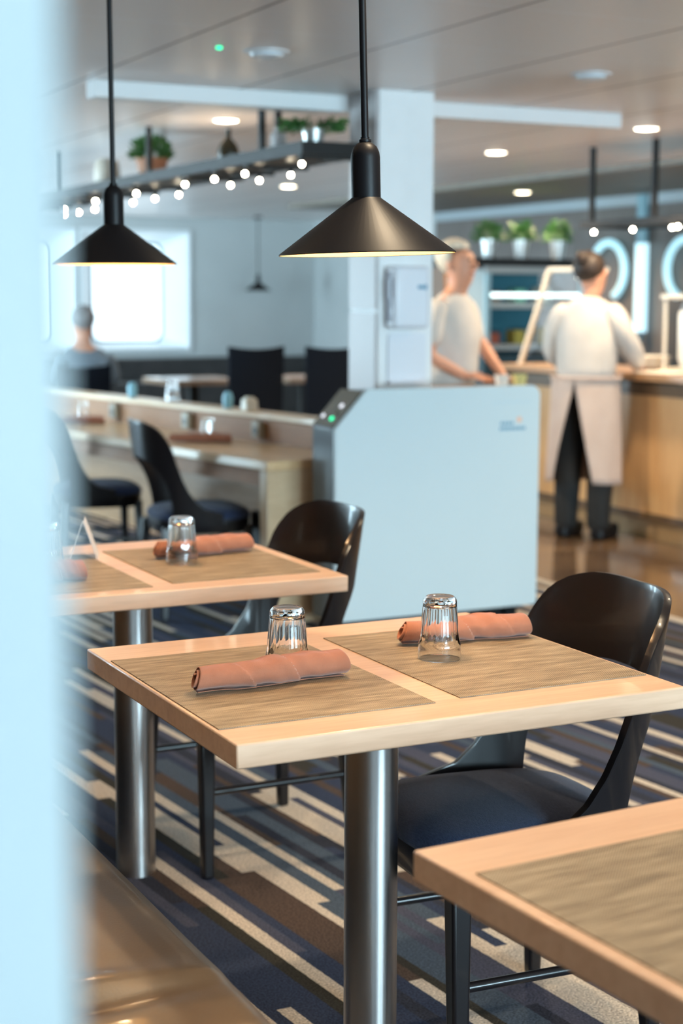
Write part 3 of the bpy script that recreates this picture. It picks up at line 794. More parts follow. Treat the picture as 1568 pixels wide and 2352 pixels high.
pot_plant('potted_fern', (3.08, 8.55, 2.0065), POT, 'bushy green plant in a terracotta pot on the hanging rack, upper left', .125, .085, .11, .135, 460, seed=2)
pot_plant('potted_fern', (3.10, 6.52, 2.0065), ZINC, 'spreading green plant in a metal pot on the rack end beside the column', .10, .05, .07, .16, 260, seed=4, flat=True)
# amphora-like dark bottle
bm = B(); lathe(bm, [(.035, 0), (.050, .02), (.052, .07), (.042, .10), (.020, .125), (.012, .135), (.012, .17), (.015, .175)], n=28, cap0=True, cap1=True)
o = obj('glass_bottle', bm, DARKGLASS, smooth=True); o.location = (3.04, 7.35, 2.0065); tag(o, 'dark brown rounded bottle standing on the upper left hanging rack', 'bottle')
for i, (x, y, h, r) in enumerate(((3.14, 6.98, .15, .038), (3.08, 6.84, .11, .03))):
    bm = B(); lathe(bm, [(r, 0), (r, h*.8), (r*.6, h*.9), (r*.6, h)], n=24, cap0=True, cap1=True)
    o = obj('glass_jar', bm, mat('milky_glass', (.62, .60, .60), .3), smooth=True); o.location = (x, y, 2.0065)
    tag(o, ('tall' if i == 0 else 'short')+' pale jar behind the hanger post on the upper left rack', 'jar')
bm = B(); lathe(bm, [(.07, 0), (.08, .10), (.07, .17), (.05, .19)], n=28, cap0=True, cap1=True); o = obj('storage_jar', bm, mat('pale_jar', (.55, .48, .40), .35), smooth=True); o.location = (3.12, 9.45, 2.0065); tag(o, 'large pale jar on the rack between the left pendant rod and the terracotta pot', 'jar')

R2K = empty('bar_rack', (0, 0, 0), 0, 'short black hanging rack with four round bulbs above the bar', 'rack')
bx_ = 5.75
bm = B(); box(bm, bx_, bx_+.40, 6.1, 8.25, 1.815, 1.825); obj('shelf_plate', bm, mat('rack_plate_blue', (.03, .06, .09), .4), R2K)
for (a, b_, c, d) in ((bx_-.02, bx_, 6.08, 8.27), (bx_+.40, bx_+.42, 6.08, 8.27), (bx_, bx_+.4, 8.25, 8.27), (bx_, bx_+.4, 6.08, 6.1)):
    bm = B(); box(bm, a, b_, c, d, 1.80, 1.84); obj('rail', bm, DARKMETAL, R2K)
for yy in (6.3, 7.55, 8.16):
    bm = B(); tube(bm, (bx_-.01, yy, 1.84), (bx_-.01, yy, ZC-.0005), .02, square=True); obj('hanger', bm, DARKMETAL, R2K)
for (x, y) in ((bx_+.03, 8.19), (bx_+.0, 7.76), (bx_+.02, 7.42), (bx_-.01, 7.33)):
    c = b0.copy(); COL.objects.link(c); c.parent = R2K; c.location = (x, y, 1.775)
    bm = B(); tube(bm, (0, 0, .008), (0, 0, .0245), .010, n=10); obj('bulb_socket', bm, DARKMETAL, c)

# ------------------------------------------------------------------ ceiling lamps
LAMPS = [(5.388, 8.694, 1), (5.339, 7.11, 1), (7.25, 11.28, 1), (5.532, 12.11, 1), (3.211, 7.795, 1), (1.47, 2.35, 1), (1.47, .85, 1), (2.3, 3.7, 1), (4.6, 10.3, 0), (6.6, 8.0, 1), (3.3, 3.6, 1), (5.3, 4.9, 1), (2.466, 5.589, 0), (3.872, 5.532, 0), (.42, 1.5, 1), (.42, 3.1, 1)]
OFFL = mat('unlit_lamp_lens', (.70, .78, .84), .25)
WTRIM = mat('lamp_trim', (.75, .75, .76), .35)
for i, (x, y, on) in enumerate(LAMPS):
    labs = {0: 'lit ceiling downlight nearest the column on the right side', 1: 'lit ceiling downlight furthest right, past the trim beam', 2: 'small lit ceiling downlight above the green plants of the display case',
            3: 'lit ceiling downlight just below the hanging rack bulbs', 4: 'lit ceiling downlight above the dark bottle', 12: 'unlit round ceiling light near the green indicator', 13: 'unlit round ceiling light at the upper right'}
    if on:
        zc = 2.2345 if i == 2 else ZC
        L = empty('ceiling_downlight', (x, y, zc), 0, labs.get(i, 'round ceiling downlight outside the view'), 'ceiling light', 'round ceiling downlights')
        bm = B(); lathe(bm, [(.078, -.0005), (.078, -.004), (.062, -.006), (.060, -.0005)], n=36); obj('trim_ring', bm, WTRIM, L, smooth=True)
        bm = B(); lathe(bm, [(.060, -.0006), (.058, -.007), (.03, -.011), (.001, -.012)], n=36); obj('lens', bm, LAMPGLOW, L, smooth=True)
        pw = (24 if x < 1 else 46) if y < 4.5 else (165 if i == 4 else 125)
        s_ = spot('downlight_beam', (x, y, zc-.02), pw, 2.5 if y > 4.5 else 2.1, .035); 
    else:
        if i == 8: continue
        L = empty('ceiling_downlight', (x, y, ZC), 0, labs[i], 'ceiling light', 'round ceiling downlights')
        bm = B(); lathe(bm, [(.085, -.0005), (.085, -.006), (.07, -.009), (.066, -.0005)], n=36); obj('trim_ring', bm, WTRIM, L, smooth=True)
        bm = B(); lathe(bm, [(.066, -.0006), (.060, -.018), (.04, -.024), (.001, -.025)], n=36); obj('lens', bm, OFFL, L, smooth=True)
bm = B(); ball(bm, (0, 0, 0), .012, .012, .006, seg=16); o = obj('indicator_light', bm, GREEN, smooth=True); o.location = (2.271, 5.574, ZC-.003); tag(o, 'tiny green indicator light on the ceiling', 'indicator light')

# ------------------------------------------------------------------ bar counter
BC = empty('bar_counter', (5.607, 2.0, 0), 0, 'long wooden bar counter on the right behind the person in the apron', 'counter')
LEN = 6.95
bm = B(); box(bm, .03, .58, 0, LEN-.05, .12, .905); obj('body', bm, BARWOOD, BC)
bm = B(); box(bm, .07, .55, .03, LEN-.1, .001, .1199); obj('plinth', bm, mat('plinth_wood', (.42, .26, .12), .4), BC)
bm = B(); box(bm, -.03, .62, -.03, LEN, .915, .955); obj('worktop', bm, BARTOP, BC, bevel=.004)
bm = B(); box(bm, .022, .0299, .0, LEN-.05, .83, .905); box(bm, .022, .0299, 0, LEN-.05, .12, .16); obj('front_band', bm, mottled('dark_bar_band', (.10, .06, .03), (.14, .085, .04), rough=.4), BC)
# things on the bar
bm = B(); 
for k in range(7): lathe(bm, [(.06, 0), (.105, .012), (.125, .018), (.125, .021), (.1, .016), (.001, .010)], cz=k*.0095, n=36, cap0=True)
o = obj('plate_stack', bm, mat('white_china', (.80, .76, .68), .3), smooth=True); o.location = (6.0, 7.90, .9555); tag(o, 'low stack of white plates on the bar right of the person in the apron', 'plates')
bm = B(); box(bm, -.10, .10, -.14, .14, 0, .012); o = obj('folded_cloth', bm, mat('cream_cloth', (.75, .70, .6), .8), bevel=.004); o.location = (5.70, 7.36, .9555); o.rotation_euler = (0, 0, .2); tag(o, 'cream cloth lying on the bar edge in front of the plates', 'cloth')
# sneeze guard frames
CREAM = mat('cream_metal', (.62, .58, .50), .4)
SG = empty('sneeze_guard', (0, 0, 0), 0, 'slanted cream-framed glass guard standing on the far end of the bar', 'glass guard')
def bar_tube(p, q, nm='frame', m=CREAM, r=.017): 
    bm = B(); tube(bm, p, q, r, square=True); return obj(nm, bm, m, SG)
bar_tube((5.66, 8.80, .9555), (5.78, 8.66, 1.56)); bar_tube((5.78, 8.66, 1.56), (5.97, 8.30, 1.556)); 

bm = B(); vs = [bm.verts.new(p) for p in ((5.68, 8.79, .98), (5.79, 8.67, 1.54), (5.96, 8.33, 1.54), (5.98, 8.32, .98))]; vs2 = [bm.verts.new(v.co+Vector((.005, .003, 0))) for v in vs]
bm.faces.new(vs); bm.faces.new(vs2[::-1])
for i in range(4): bm.faces.new((vs[i], vs[(i+1) % 4], vs2[(i+1) % 4], vs2[i]))
obj('glass_pane', bm, WINGLASS, SG)
GD = empty('glass_dispenser', (5.97, 7.47, .9555), 0, 'framed glass drinks dispenser on the bar at the right edge', 'dispenser')
for (x, y) in ((-.09, -.13), (.09, -.13), (-.09, .13), (.09, .13)):
    bm = B(); tube(bm, (x, y, .0), (x, y, .42), .011, square=True); obj('post', bm, CREAM, GD)
bm = B(); box(bm, -.11, .11, -.15, .15, .42, .445); obj('top', bm, CREAM, GD); bm = B(); box(bm, -.11, .11, -.15, .15, .0005, .02); obj('base', bm, CREAM, GD)
bm = B(); lathe(bm, [(.055, .021), (.075, .08), (.078, .33), (.05, .40)], n=28, cap0=True, cap1=True); obj('container', bm, mat('frosted_container', (.72, .80, .86), .2), GD, smooth=True)
bm = B(); ball(bm, (0, 0, .465), .022); obj('knob', bm, CREAM, GD, smooth=True)

ST = empty('service_station', (3.90, 6.82, 0), 0, 'low dark cabinet with a brown top just behind the blue-white kiosk', 'cabinet')
bm = B(); box(bm, 0, .55, 0, .22, .001, .905); obj('body', bm, DARKWALL, ST); bm = B(); box(bm, -.02, .57, -.02, .24, .9055, .935); obj('top', bm, BARTOP, ST, bevel=.003)
for i, (x, y, c, lab) in enumerate(((4.30, 6.85, (.70, .66, .60), 'small cream cup beside the hand of the white-haired person'), (4.41, 6.86, (.55, .50, .20), 'small yellow-green cup to the right of the hand of the white-haired person'))):
    bm = B(); lathe(bm, [(.028, 0), (.038, .06), (.036, .06), (.026, .004)], n=24, cap0=True); o = obj('cup', bm, mat('cup_glaze_%d' % i, c, .4), smooth=True); o.location = (x, y, .9355); tag(o, lab, 'cup')
# display case on the back wall side
DC = empty('display_case', (6.72, 10.95, 0), 0, 'refrigerated display case with lit shelves behind the bar, green plants on top', 'display case')
WH = mat('case_white', (.50, .50, .48), .4); TEAL = mat('case_back', (.03, .17, .23), .4); BLK = mat('case_black', (.015, .013, .012), .4)
bm = B(); box(bm, 0, .92, .66, .70, .001, 1.60); obj('back', bm, TEAL, DC)
bm = B(); box(bm, -.16, .95, -.03, .72, 1.625, 1.69); obj('top_canopy', bm, BLK, DC); bm = B(); box(bm, -.02, .93, -.012, .012, 1.57, 1.6245); obj('fascia', bm, WH, DC)
bm = B(); box(bm, 0, .92, .03, .6599, .001, .93); obj('base', bm, mat('case_base', (.03, .07, .09), .4), DC)
for z in (1.34, 1.01):
    bm = B(); box(bm, .02, .90, .03, .6599, z-.045, z); obj('shelf', bm, WH, DC)
for (xa, xb, ya, yb) in ((-.012, .03, -.01, .03), (-.012, .03, .64, .69), (.89, .93, -.01, .03)):
    bm = B(); box(bm, xa, xb, ya, yb, .9301, 1.5699 if ya < .5 else 1.6245); obj('corner_post', bm, mat('case_mullion', (.45, .62, .66), .4), DC)
bm = B(); box(bm, -.010, -.004, .04, .63, .94, 1.60); obj('side_panel', bm, mat('case_side', (.42, .44, .42), .35), DC)
bm = B(); box(bm, .04, .88, -.008, .004, 1.385, 1.415); obj('light_strip', bm, mat('shelf_light', (1, 1, 1), .5, emit=(.80, 1, .98), estr=2.2), DC)
cols = [((.45, .10, .05), 'red box of snacks'), ((.55, .42, .08), 'yellow fruit pack'), ((.50, .36, .10), 'golden pastry pack'), ((.16, .11, .08), 'brown snack pack'), ((.12, .35, .24), 'green bottle pack'), ((.6, .6, .55), 'pale dairy carton')]
for i, (c, nm) in enumerate(cols):
    bm = B(); box(bm, -.05, .05, -.07, .07, 0, .09+.02*(i % 3)); o = obj('food_pack', bm, mat('pack_%s' % nm.split()[0], c, .5), bevel=.006)
    o.location = (6.86+.24*i, 11.12, 1.0105); 
    if i >= 3: o.location = (6.86+.24*(i-3), 11.12, 1.3405)
    tag(o, nm+(' on the lower shelf of the display case' if i < 3 else ' on the upper shelf of the display case'), 'food pack', 'packs in the display case')
for i, (x, y) in enumerate(((6.86, 11.16), (7.14, 11.12), (7.45, 11.05))):
    pot_plant('potted_herb', (x, y, 1.6905), ZINC, ['leftmost', 'middle', 'rightmost'][i]+' of the three green plants in metal pots on top of the display case', .15, .062, .15, .14, 420, 'green plants in metal pots above the bar', seed=20+i)
bm = B(); box(bm, -.2, .2, -.2, .2, 0, .001); bm.free()

# menu board partly behind the column
bm = B(); box(bm, 0, .03, 0, .55, 1.15, 1.57); o = obj('wooden_board', bm, mat('brown_board', (.20, .10, .05), .5)); o.location = (5.28, 9.13, 0)
bm = B(); 
tag(o, 'brown wooden panel behind the white-haired person beside the column', 'panel')
bm.free()
bm = B(); box(bm, 0, .03, .02, .08, .001, 1.1499); box(bm, 0, .03, .47, .53, .001, 1.1499); p_ = obj('board_posts', bm, DARKMETAL, o)

# wall sign: arcs and a bar on the panelled wall
def arc_sign(yc, a0, a1, label, nm='wall_sign_arc'):
    bm = B(); n = 30; R = .235; r = .034
    for k in range(n):
        t0 = math.radians(a0+(a1-a0)*k/n); t1 = math.radians(a0+(a1-a0)*(k+1)/n)
        # seen from the room, +angle runs from up towards the camera side (-Y)
        p = [(XR-.06, yc-math.sin(t)*R, 1.615+math.cos(t)*R) for t in (t0, t1)]
        tube(bm, p[0], p[1], r, n=12)
    o = obj(nm, bm, CYANLIGHT, smooth=True); return tag(o, label, 'sign')
arc_sign(11.5, -58, 155, 'pale blue glowing arc on the wall just right of the dark-haired head')
arc_sign(10.45, 205, 370, 'pale blue glowing arc on the wall at the right edge')
SB = empty('wall_sign_bar', (XR-.08, 11.0, 0), 0, 'upright glowing pale blue tube on the wall between the two arcs', 'sign')
bm = B(); tube(bm, (0, 0, 1.10), (0, 0, 1.83), .055, n=20); obj('tube', bm, CYANLIGHT2, SB, smooth=True)
bm = B(); tube(bm, (0, 0, 1.8301), (0, 0, ZC-.05), .05, n=20); obj('upper_tube', bm, mat('dim_tube', (.20, .36, .42), .3), SB, smooth=True)
bm = B(); tube(bm, (0, 0, 1.02), (0, 0, 1.0999), .03, n=16); obj('lower_cap', bm, mat('dark_cap', (.05, .12, .16), .3), SB, smooth=True)

# ------------------------------------------------------------------ far seating
def highback(x, y, rz, label, h=1.04):
    root = empty('highback_chair', (x, y, 0), rz, label, 'chair', 'dark high-backed chairs by the far wall')
    F2 = mat('black_upholstery', (.006, .008, .013), .8, spec=.1) if 'F2' not in globals() else F2g
    bm = B(); n = 12; A = []
    for i in range(n+1):
        u = i/n-.5; A.append((u*.37, .030*(1-4*u*u)))
    for i in range(n):
        (y0_, x0_), (y1_, x1_) = A[i], A[i+1]
        for (zz0, zz1) in ((.40, h),):
            b = [(-.24-x0_, y0_), (-.24-x1_, y1_), (-.19-x1_, y1_), (-.19-x0_, y0_)]
            lo = [bm.verts.new((p[0], p[1], zz0)) for p in b]
            hi = [bm.verts.new((p[0]-.05, p[1]*1.06, zz1-.02*(1-4*((p[1]/.37)**2)))) for p in b]
            bm.faces.new(lo[::-1]); bm.faces.new(hi)
            for k in range(4): bm.faces.new((lo[k], lo[(k+1) % 4], hi[(k+1) % 4], hi[k]))
    bmesh.ops.remove_doubles(bm, verts=bm.verts, dist=.0005)
    obj('backrest', bm, F2, root)
    bm = B(); box(bm, -.23, .24, -.20, .20, .40, .48); obj('seat', bm, F2, root, bevel=.02)
    for sx in (-.2, .2):
        for sy in (-.2, .2):
            bm = B(); tube(bm, (sx, sy, .40), (sx*1.1, sy*1.1, 0), .018, .014, square=True); obj('leg', bm, DARKMETAL, root)
    return root
hb = highback(4.50, 10.55, math.radians(80), 'dark high-backed chair behind the communal table, left of the pair')
h2 = copy_tree(hb); h2.location = (5.02, 10.40, 0); h2['label'] = 'dark high-backed chair partly hidden by the column, right of the pair'
def far_table(x, y, w, d, label):
    root = empty('side_table', (x, y, 0), 0, label, 'table', 'small tables by the far wall')
    bm = B(); box(bm, -w/2, w/2, -d/2, d/2, .71, .75); obj('tabletop', bm, mat('dark_glossy_top', (.30, .20, .14), .15), root, bevel=.003)
    bm = B(); lathe(bm, [(.045, .015), (.045, .7099)], n=24, cap0=True, cap1=True); obj('leg', bm, DARKMETAL, root, smooth=True)
    bm = B(); lathe(bm, [(.22, .0005), (.22, .014)], n=24, cap0=True, cap1=True); obj('base', bm, DARKMETAL, root)
far_table(4.55, 11.75, .62, .6, 'small table with a bright window reflection beyond the communal table')
far_table(5.48, 11.7, .55, .6, 'small table between the two dark high-backed chairs')
bm = B(); box(bm, 3.0, 8.2, 16.6, 17.44, .001, .45); box(bm, 3.0, 8.2, 17.2, 17.44, .45, .69); o = obj('far_banquette', bm, DARKWALL, bevel=.02); tag(o, 'dark low banquette running along the far wall below the window', 'bench')

# ------------------------------------------------------------------ people
def skin_mesh(name, verts, edges, material, parent=None, levels=2, root=0):
    """verts: list of (x,y,z,rx,ry)"""
    me = bpy.data.meshes.new(name); me.from_pydata([v[:3] for v in verts], edges, [])
    o = bpy.data.objects.new(name, me); COL.objects.link(o)
    sm = o.modifiers.new('skin', 'SKIN'); sm.use_smooth_shade = True; sm.branch_smoothing = .6
    me.skin_vertices[0].data[root].use_root = True
    for i, v in enumerate(verts):
        me.skin_vertices[0].data[i].radius = (v[3], v[4] if len(v) > 4 else v[3])
    ss = o.modifiers.new('sub', 'SUBSURF'); ss.levels = levels; ss.render_levels = levels
    dg = bpy.context.evaluated_depsgraph_get(); dg.update()
    me2 = bpy.data.meshes.new_from_object(o.evaluated_get(dg)); me2.name = name
    for p in me2.polygons: p.use_smooth = True
    me2.materials.clear(); me2.materials.append(material)
    bpy.data.objects.remove(o); bpy.data.meshes.remove(me)
    o = bpy.data.objects.new(name, me2); COL.objects.link(o)
    if parent: o.parent = parent
    return o
class G:
    def __init__(s): s.v = []; s.e = []
    def add(s, p, r, ry=None, prev=None):
        s.v.append((p[0], p[1], p[2], r, ry or r)); i = len(s.v)-1
        if prev is not None: s.e.append((prev, i))
        return i
    def chain(s, pts, prev):
        for p in pts: prev = s.add(p[:3], p[3], p[4] if len(p) > 4 else None, prev)
        return prev
def hand(g, wrist_i, wrist, d, side, curl=.35, palm_n=Vector((0, 0, -1))):
    """five separate fingers: d = direction the hand points, side = towards the thumb"""
    d = Vector(d).normalized(); side = Vector(side).normalized(); n = Vector(palm_n).normalized(); w0 = Vector(wrist)
    palm = w0+d*.045; pi_ = g.add(palm, .022, .014, wrist_i)
    for k, (off_, L) in enumerate(((.027, .070), (.009, .078), (-.009, .072), (-.026, .058))):
        b = palm+d*.040+side*off_; q = g.add(b, .0095, .009, pi_)
        p1_ = b+d*L*.45+n*L*.12*curl; p2_ = p1_+d*L*.3+n*L*.3*curl; p3_ = p2_+d*L*.2+n*L*.35*curl
        g.chain([(*p1_, .0085), (*p2_, .0078), (*p3_, .0065)], q)
    b = w0+d*.02+side*.028; q = g.add(b, .011, .010, pi_); p1_ = b+d*.028+side*.022; p2_ = p1_+d*.026+side*.006
    g.chain([(*p1_, .010), (*p2_, .008)], q)
def head_verts(g, neck_i, base, fwd, h=.225):
    """a head of height h on the neck: cranium, jaw, nose and ears, facing fwd"""
    f = Vector(fwd).normalized(); s = f.cross(Vector((0, 0, 1))).normalized(); b = Vector(base)
    j = g.add(b+f*.018+Vector((0, 0, .045)), .064, .066, neck_i)
    m = g.add(b+f*.012+Vector((0, 0, .105)), .082, .088, j)
    c = g.add(b-f*.004+Vector((0, 0, .155)), .084, .094, m)
    t = g.add(b-f*.008+Vector((0, 0, .195)), .060, .068, c)
    return m
# --- person in apron, seen from behind at the bar
def person_apron():
    root = empty('person', (5.36, 7.64, 0), math.radians(33), 'dark-haired person in white shirt and beige apron, back turned, working at the bar', 'person')
    # local: faces +X, left is +Y
    g = G()
    pelvis = g.add((0, 0, .86), .125, .155)
    waist = g.add((.0, 0, 1.0), .10, .125, pelvis)
    chest = g.add((.015, 0, 1.17), .09, .12, waist)
    upper = g.add((.02, 0, 1.305), .08, .11, chest)
    neck = g.add((.035, 0, 1.375), .050, .052, upper)
    head_verts(g, neck, (.055, 0, 1.385), (1, -.35, -.1))
    for sy in (1, -1):
        sh = g.add((.01, sy*.155, 1.275), .045, .045, upper)
        el = (.04, sy*.225, 1.04) if sy > 0 else (.10, sy*.245, 1.06)
        wr = (.22, sy*.12, .985) if sy > 0 else (.30, sy*.20, .985)
        e = g.add((.02, sy*.21, 1.16), .034, None, sh); e = g.add(el, .030, None, e); w_ = g.add(wr, .024, None, e)
        hand(g, w_, wr, (1, -sy*.3, -.05), (0, -sy, .2), .4)
        hp = g.add((0, sy*.09, .78), .088, .095, pelvis)
        kn = g.add((.02, sy*.10, .46), .058, .062, hp)
        an = g.add((-.015, sy*.10, .09), .036, .040, kn)
        g.chain([(.06, sy*.11, .045, .034, .036), (.15, sy*.12, .035, .030, .034)], an)
    body = skin_mesh('body', g.v, g.e, SKIN, root)
    # shirt
    s = G(); a = s.add((0, 0, .87), .158, .192); b = s.add((0, 0, 1.0), .145, .185, a); c = s.add((.01, 0, 1.16), .148, .205, b); d = s.add((.02, 0, 1.315), .115, .180, c); s.add((.034, 0, 1.395), .066, .068, d)
    shirt = skin_mesh('shirt', s.v, s.e, SHIRT, root)
    for sy in (1, -1):
        s = G(); a = s.add((.015, sy*.10, 1.325), .062); sh = s.add((.01, sy*.165, 1.285), .076, None, a); e1 = s.add((.02, sy*.215, 1.16), .072, None, sh)
        el = (.04, sy*.232, 1.04) if sy > 0 else (.10, sy*.252, 1.06); e = s.add(el, .064, None, e1)
        wr = (.19, sy*.145, .99) if sy > 0 else (.26, sy*.215, .995); s.add(wr, .046, None, e)
        skin_mesh('sleeve', s.v, s.e, SHIRT, shirt)
    # trousers
    t = G(); tp = t.add((0, 0, 1.02), .115, .135); p = t.add((0, 0, .92), .130, .150, tp)
    for sy in (1, -1):
        h = t.add((0, sy*.085, .76), .108, .108, p); k = t.add((.02, sy*.10, .46), .088, .090, h); t.chain([(-.01, sy*.10, .20, .074, .076), (-.012, sy*.10, .035, .068, .070)], k)
    skin_mesh('trousers', t.v, t.e, TROUSER, root)
    for sy in (1, -1):
        bm = B(); prism(bm, rrect(-.075, .21, sy*.11-.047, sy*.11+.047, .044), 'z', .0, .075); obj('shoe', bm, BLACKMETAL, root, bevel=.02, seg=4)
    # long apron tied round the hips with an open slit at the back
    bm = B(); nz, na = 18, 60; cols_ = []
    for i in range(na+1):
        col_ = []
        for j in range(nz+1):
            v = j/nz; z = .935-.60*v-.02*math.sin(PI*i/na)
            half = .02+.60*max(0, v-.07)/.93
            ang = PI+half+(2*PI-2*half)*i/na
            rx = .168+.045*v; ry = .200+.018*v
            fold = 1+.022*math.sin(ang*9+v*2)*v
            col_.append(bm.verts.new((rx*math.cos(ang)*fold, ry*math.sin(ang)*fold, z)))
        cols_.append(col_)
    for A, Bq in zip(cols_, cols_[1:]):
        for j in range(nz): bm.faces.new((A[j], Bq[j], Bq[j+1], A[j+1]))
    o = obj('apron', bm, APRON, root, smooth=True, sharp=80); sd = o.modifiers.new('thickness', 'SOLIDIFY'); sd.thickness = .004
    bm = B(); tube_pts = 40
    for i in range(tube_pts):
        a0 = 2*PI*i/tube_pts; a1 = 2*PI*(i+1)/tube_pts
        tube(bm, (.170*math.cos(a0), .202*math.sin(a0), .93), (.170*math.cos(a1), .202*math.sin(a1), .93), .010, n=6)
    obj('apron_tie', bm, APRON, o, smooth=True)
    # hair with a low bun
    bm = B(); ball(bm, (.030, .010, 1.555), .098, .092, .092, 24)
    bmesh.ops.delete(bm, geom=[v for v in bm.verts if (v.co.x-.03) > .045 and v.co.z < 1.585], context='VERTS')
    ball(bm, (-.045, .02, 1.60), .045, .045, .042, 16)
    hr_ = obj('hair', bm, HAIRDARK, root, smooth=True, sharp=80); sd = hr_.modifiers.new('thickness', 'SOLIDIFY'); sd.thickness = .030; sd.offset = -1
    for sy in (1, -1):
        bm = B(); ball(bm, (.055, sy*.080, 1.515), .016, .009, .027, 12); obj('ear', bm, SKIN, root, smooth=True)
    return root
person_apron()
# --- white-haired person behind, facing right
def person_white():
    root = empty('person', (4.27, 7.32, 0), math.radians(-62), 'white-haired person in a white short-sleeved shirt beside the column, one hand on the bar', 'person')
    g = G()
    pelvis = g.add((0, 0, .88), .12, .15); waist = g.add((0, 0, 1.04), .115, .14, pelvis); chest = g.add((.02, 0, 1.22), .09, .12, waist)
    upper = g.add((.015, 0, 1.33), .08, .11, chest); neck = g.add((.035, 0, 1.43), .048, .05, upper)
    head_verts(g, neck, (.05, 0, 1.425), (1, 0, -.25))
    for sy in (1, -1):
        sh = g.add((.01, sy*.16, 1.31), .042, .042, upper)
        e = g.add((.02, sy*.215, 1.19), .036, None, sh)
        if sy > 0: el = (.08, .235, 1.10); wr = (.30, .05, .968)
        else: el = (.02, -.23, 1.08); wr = (.17, -.13, .985)
        e = g.add(el, .037, None, e); w_ = g.add(wr, .024, None, e); hand(g, w_, wr, (1, -.42 if sy > 0 else .1, -.10), (0, -sy, .2), .25)
        hp = g.add((0, sy*.085, .79), .085, .09, pelvis); kn = g.add((.01, sy*.09, .47), .056, .06, hp); an = g.add((-.02, sy*.09, .09), .036, .04, kn)
        g.chain([(.05, sy*.1, .045, .034, .036), (.14, sy*.11, .035, .03, .034)], an)
    skin_mesh('body', g.v, g.e, SKIN, root)
    s = G(); a = s.add((0, 0, .86), .160, .190); b = s.add((0, 0, 1.05), .148, .178, a); c = s.add((.02, 0, 1.20), .150, .195, b); d = s.add((.015, 0, 1.325), .115, .175, c); s.add((.034, 0, 1.425), .066, .070, d)
    shirt = skin_mesh('shirt', s.v, s.e, SHIRT, root)
    for sy in (1, -1):
        s = G(); a = s.add((.012, sy*.09, 1.345), .060); sh = s.add((.01, sy*.155, 1.315), .066, None, a); e1 = s.add((.018, sy*.205, 1.21), .062, None, sh); s.add((.025, sy*.225, 1.12), .060, None, e1)
        skin_mesh('sleeve', s.v, s.e, SHIRT, shirt)
    t = G(); tp = t.add((0, 0, 1.05), .115, .14); p = t.add((0, 0, .93), .13, .158, tp)
    for sy in (1, -1):
        h = t.add((0, sy*.085, .77), .098, .10, p); k = t.add((.01, sy*.09, .47), .075, .076, h); t.chain([(-.015, sy*.09, .08, .062, .064)], k)
    skin_mesh('trousers', t.v, t.e, TROUSER, root)
    for sy in (1, -1):
        bm = B(); prism(bm, rrect(-.075, .20, sy*.10-.045, sy*.10+.045, .042), 'z', 0, .075); obj('shoe', bm, BLACKMETAL, root, bevel=.02, seg=4)
    bm = B(); ball(bm, (.020, 0, 1.590), .100, .092, .096, 24)
    bmesh.ops.delete(bm, geom=[v for v in bm.verts if (v.co.x-.02) > .035 and v.co.z < 1.63], context='VERTS')
    hr_ = obj('hair', bm, HAIRWHITE, root, smooth=True, sharp=80); sd = hr_.modifiers.new('thickness', 'SOLIDIFY'); sd.thickness = .030; sd.offset = -1
    for sy in (1, -1):
        bm = B(); ball(bm, (.04, sy*.080, 1.545), .016, .009, .027, 12); obj('ear', bm, SKIN, root, smooth=True)
        bm = B(); ball(bm, (.137, sy*.030, 1.57), .008, .011, .007, 10); obj('eye', bm, BLACKMETAL, root, smooth=True)
    bm = B(); ball(bm, (.150, 0, 1.540), .016, .012, .020, 12); obj('nose', bm, SKIN, root, smooth=True)
    bm = B(); ball(bm, (.134, 0, 1.502), .008, .022, .006, 12); obj('mouth', bm, mat('lips', (.40, .12, .10), .5), root, smooth=True)
person_white()
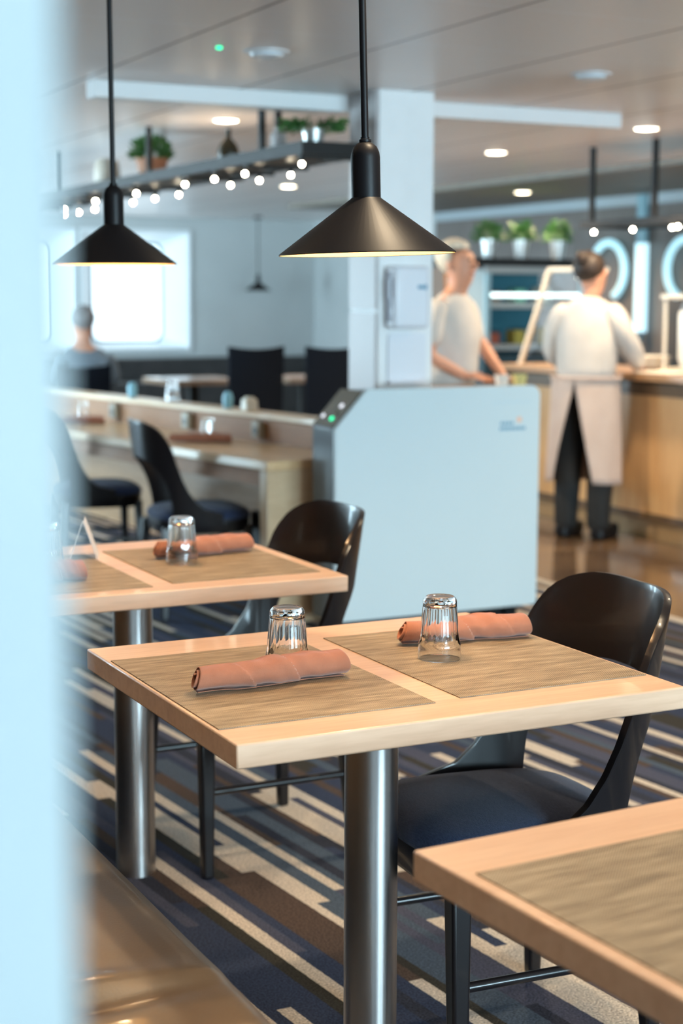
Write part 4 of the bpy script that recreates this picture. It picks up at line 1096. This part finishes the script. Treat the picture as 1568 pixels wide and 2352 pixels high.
# --- seated silhouette by the window
def person_seated():
    root = empty('person', (3.56, 11.38, 0), math.radians(80), 'seated person in blue-grey clothing silhouetted before the far window at the pillar edge', 'person')
    g = G(); pelvis = g.add((0, 0, .56), .12, .16); chest = g.add((-.02, 0, .85), .115, .165, pelvis); upper = g.add((-.01, 0, .96), .09, .15, chest); neck = g.add((.01, 0, 1.04), .048, .05, upper)
    head_verts(g, neck, (.03, 0, 1.06), (1, 0, -.15))
    for sy in (1, -1):
        sh = g.add((-.01, sy*.165, .95), .055, .055, upper); e = g.add((.04, sy*.22, .76), .042, None, sh); w_ = g.add((.26, sy*.14, .78), .026, None, e); hand(g, w_, (.26, sy*.14, .78), (1, -sy*.2, 0), (0, -sy, .2), .4)
        k = g.add((.40, sy*.11, .53), .06, .065, pelvis); a = g.add((.38, sy*.11, .09), .038, None, k); g.chain([(.50, sy*.12, .04, .033, .036)], a)
    skin_mesh('body', g.v, g.e, SKIN, root)
    JB = mat('blue_grey_jumper', (.16, .20, .24), .8)
    s = G(); a = s.add((0, 0, .50), .145, .18); c = s.add((-.02, 0, .84), .135, .185, a); d = s.add((-.01, 0, .965), .10, .16, c); s.add((.008, 0, 1.03), .056, .058, d)
    for sy in (1, -1):
        sh = s.add((-.01, sy*.17, .955), .068, .068, d); e = s.add((.04, sy*.225, .765), .056, None, sh); s.add((.22, sy*.158, .78), .040, None, e)
    skin_mesh('jumper', s.v, s.e, JB, root)
    t = G(); tp = t.add((0, 0, .66), .11, .145); p = t.add((0, 0, .555), .125, .165, tp)
    for sy in (1, -1):
        k = t.add((.40, sy*.11, .53), .075, .08, p); t.chain([(.385, sy*.11, .12, .062)], k)
    skin_mesh('trousers', t.v, t.e, TROUSER, root)
    for sy in (1, -1):
        bm = B(); prism(bm, rrect(.32, .58, sy*.12-.045, sy*.12+.045, .042), 'z', 0, .075); obj('shoe', bm, BLACKMETAL, root, bevel=.02, seg=4)
    bm = B(); ball(bm, (.015, 0, 1.225), .098, .09, .094, 24)
    bmesh.ops.delete(bm, geom=[v for v in bm.verts if (v.co.x-.015) > .035 and v.co.z < 1.26], context='VERTS')
    hr_ = obj('hair', bm, hairmat('grey_hair', (.18, .17, .17)), root, smooth=True, sharp=80); sd = hr_.modifiers.new('thickness', 'SOLIDIFY'); sd.thickness = .030; sd.offset = -1
    c = copy_tree(hb); c.location = (3.51, 11.36, 0); c['label'] = 'dark high-backed chair under the seated silhouette'
    c.rotation_euler = (0, 0, math.radians(80))
    for k in children_of(c):
        if k.name.startswith('backrest'): k.scale = (1, 1, .86)
person_seated()
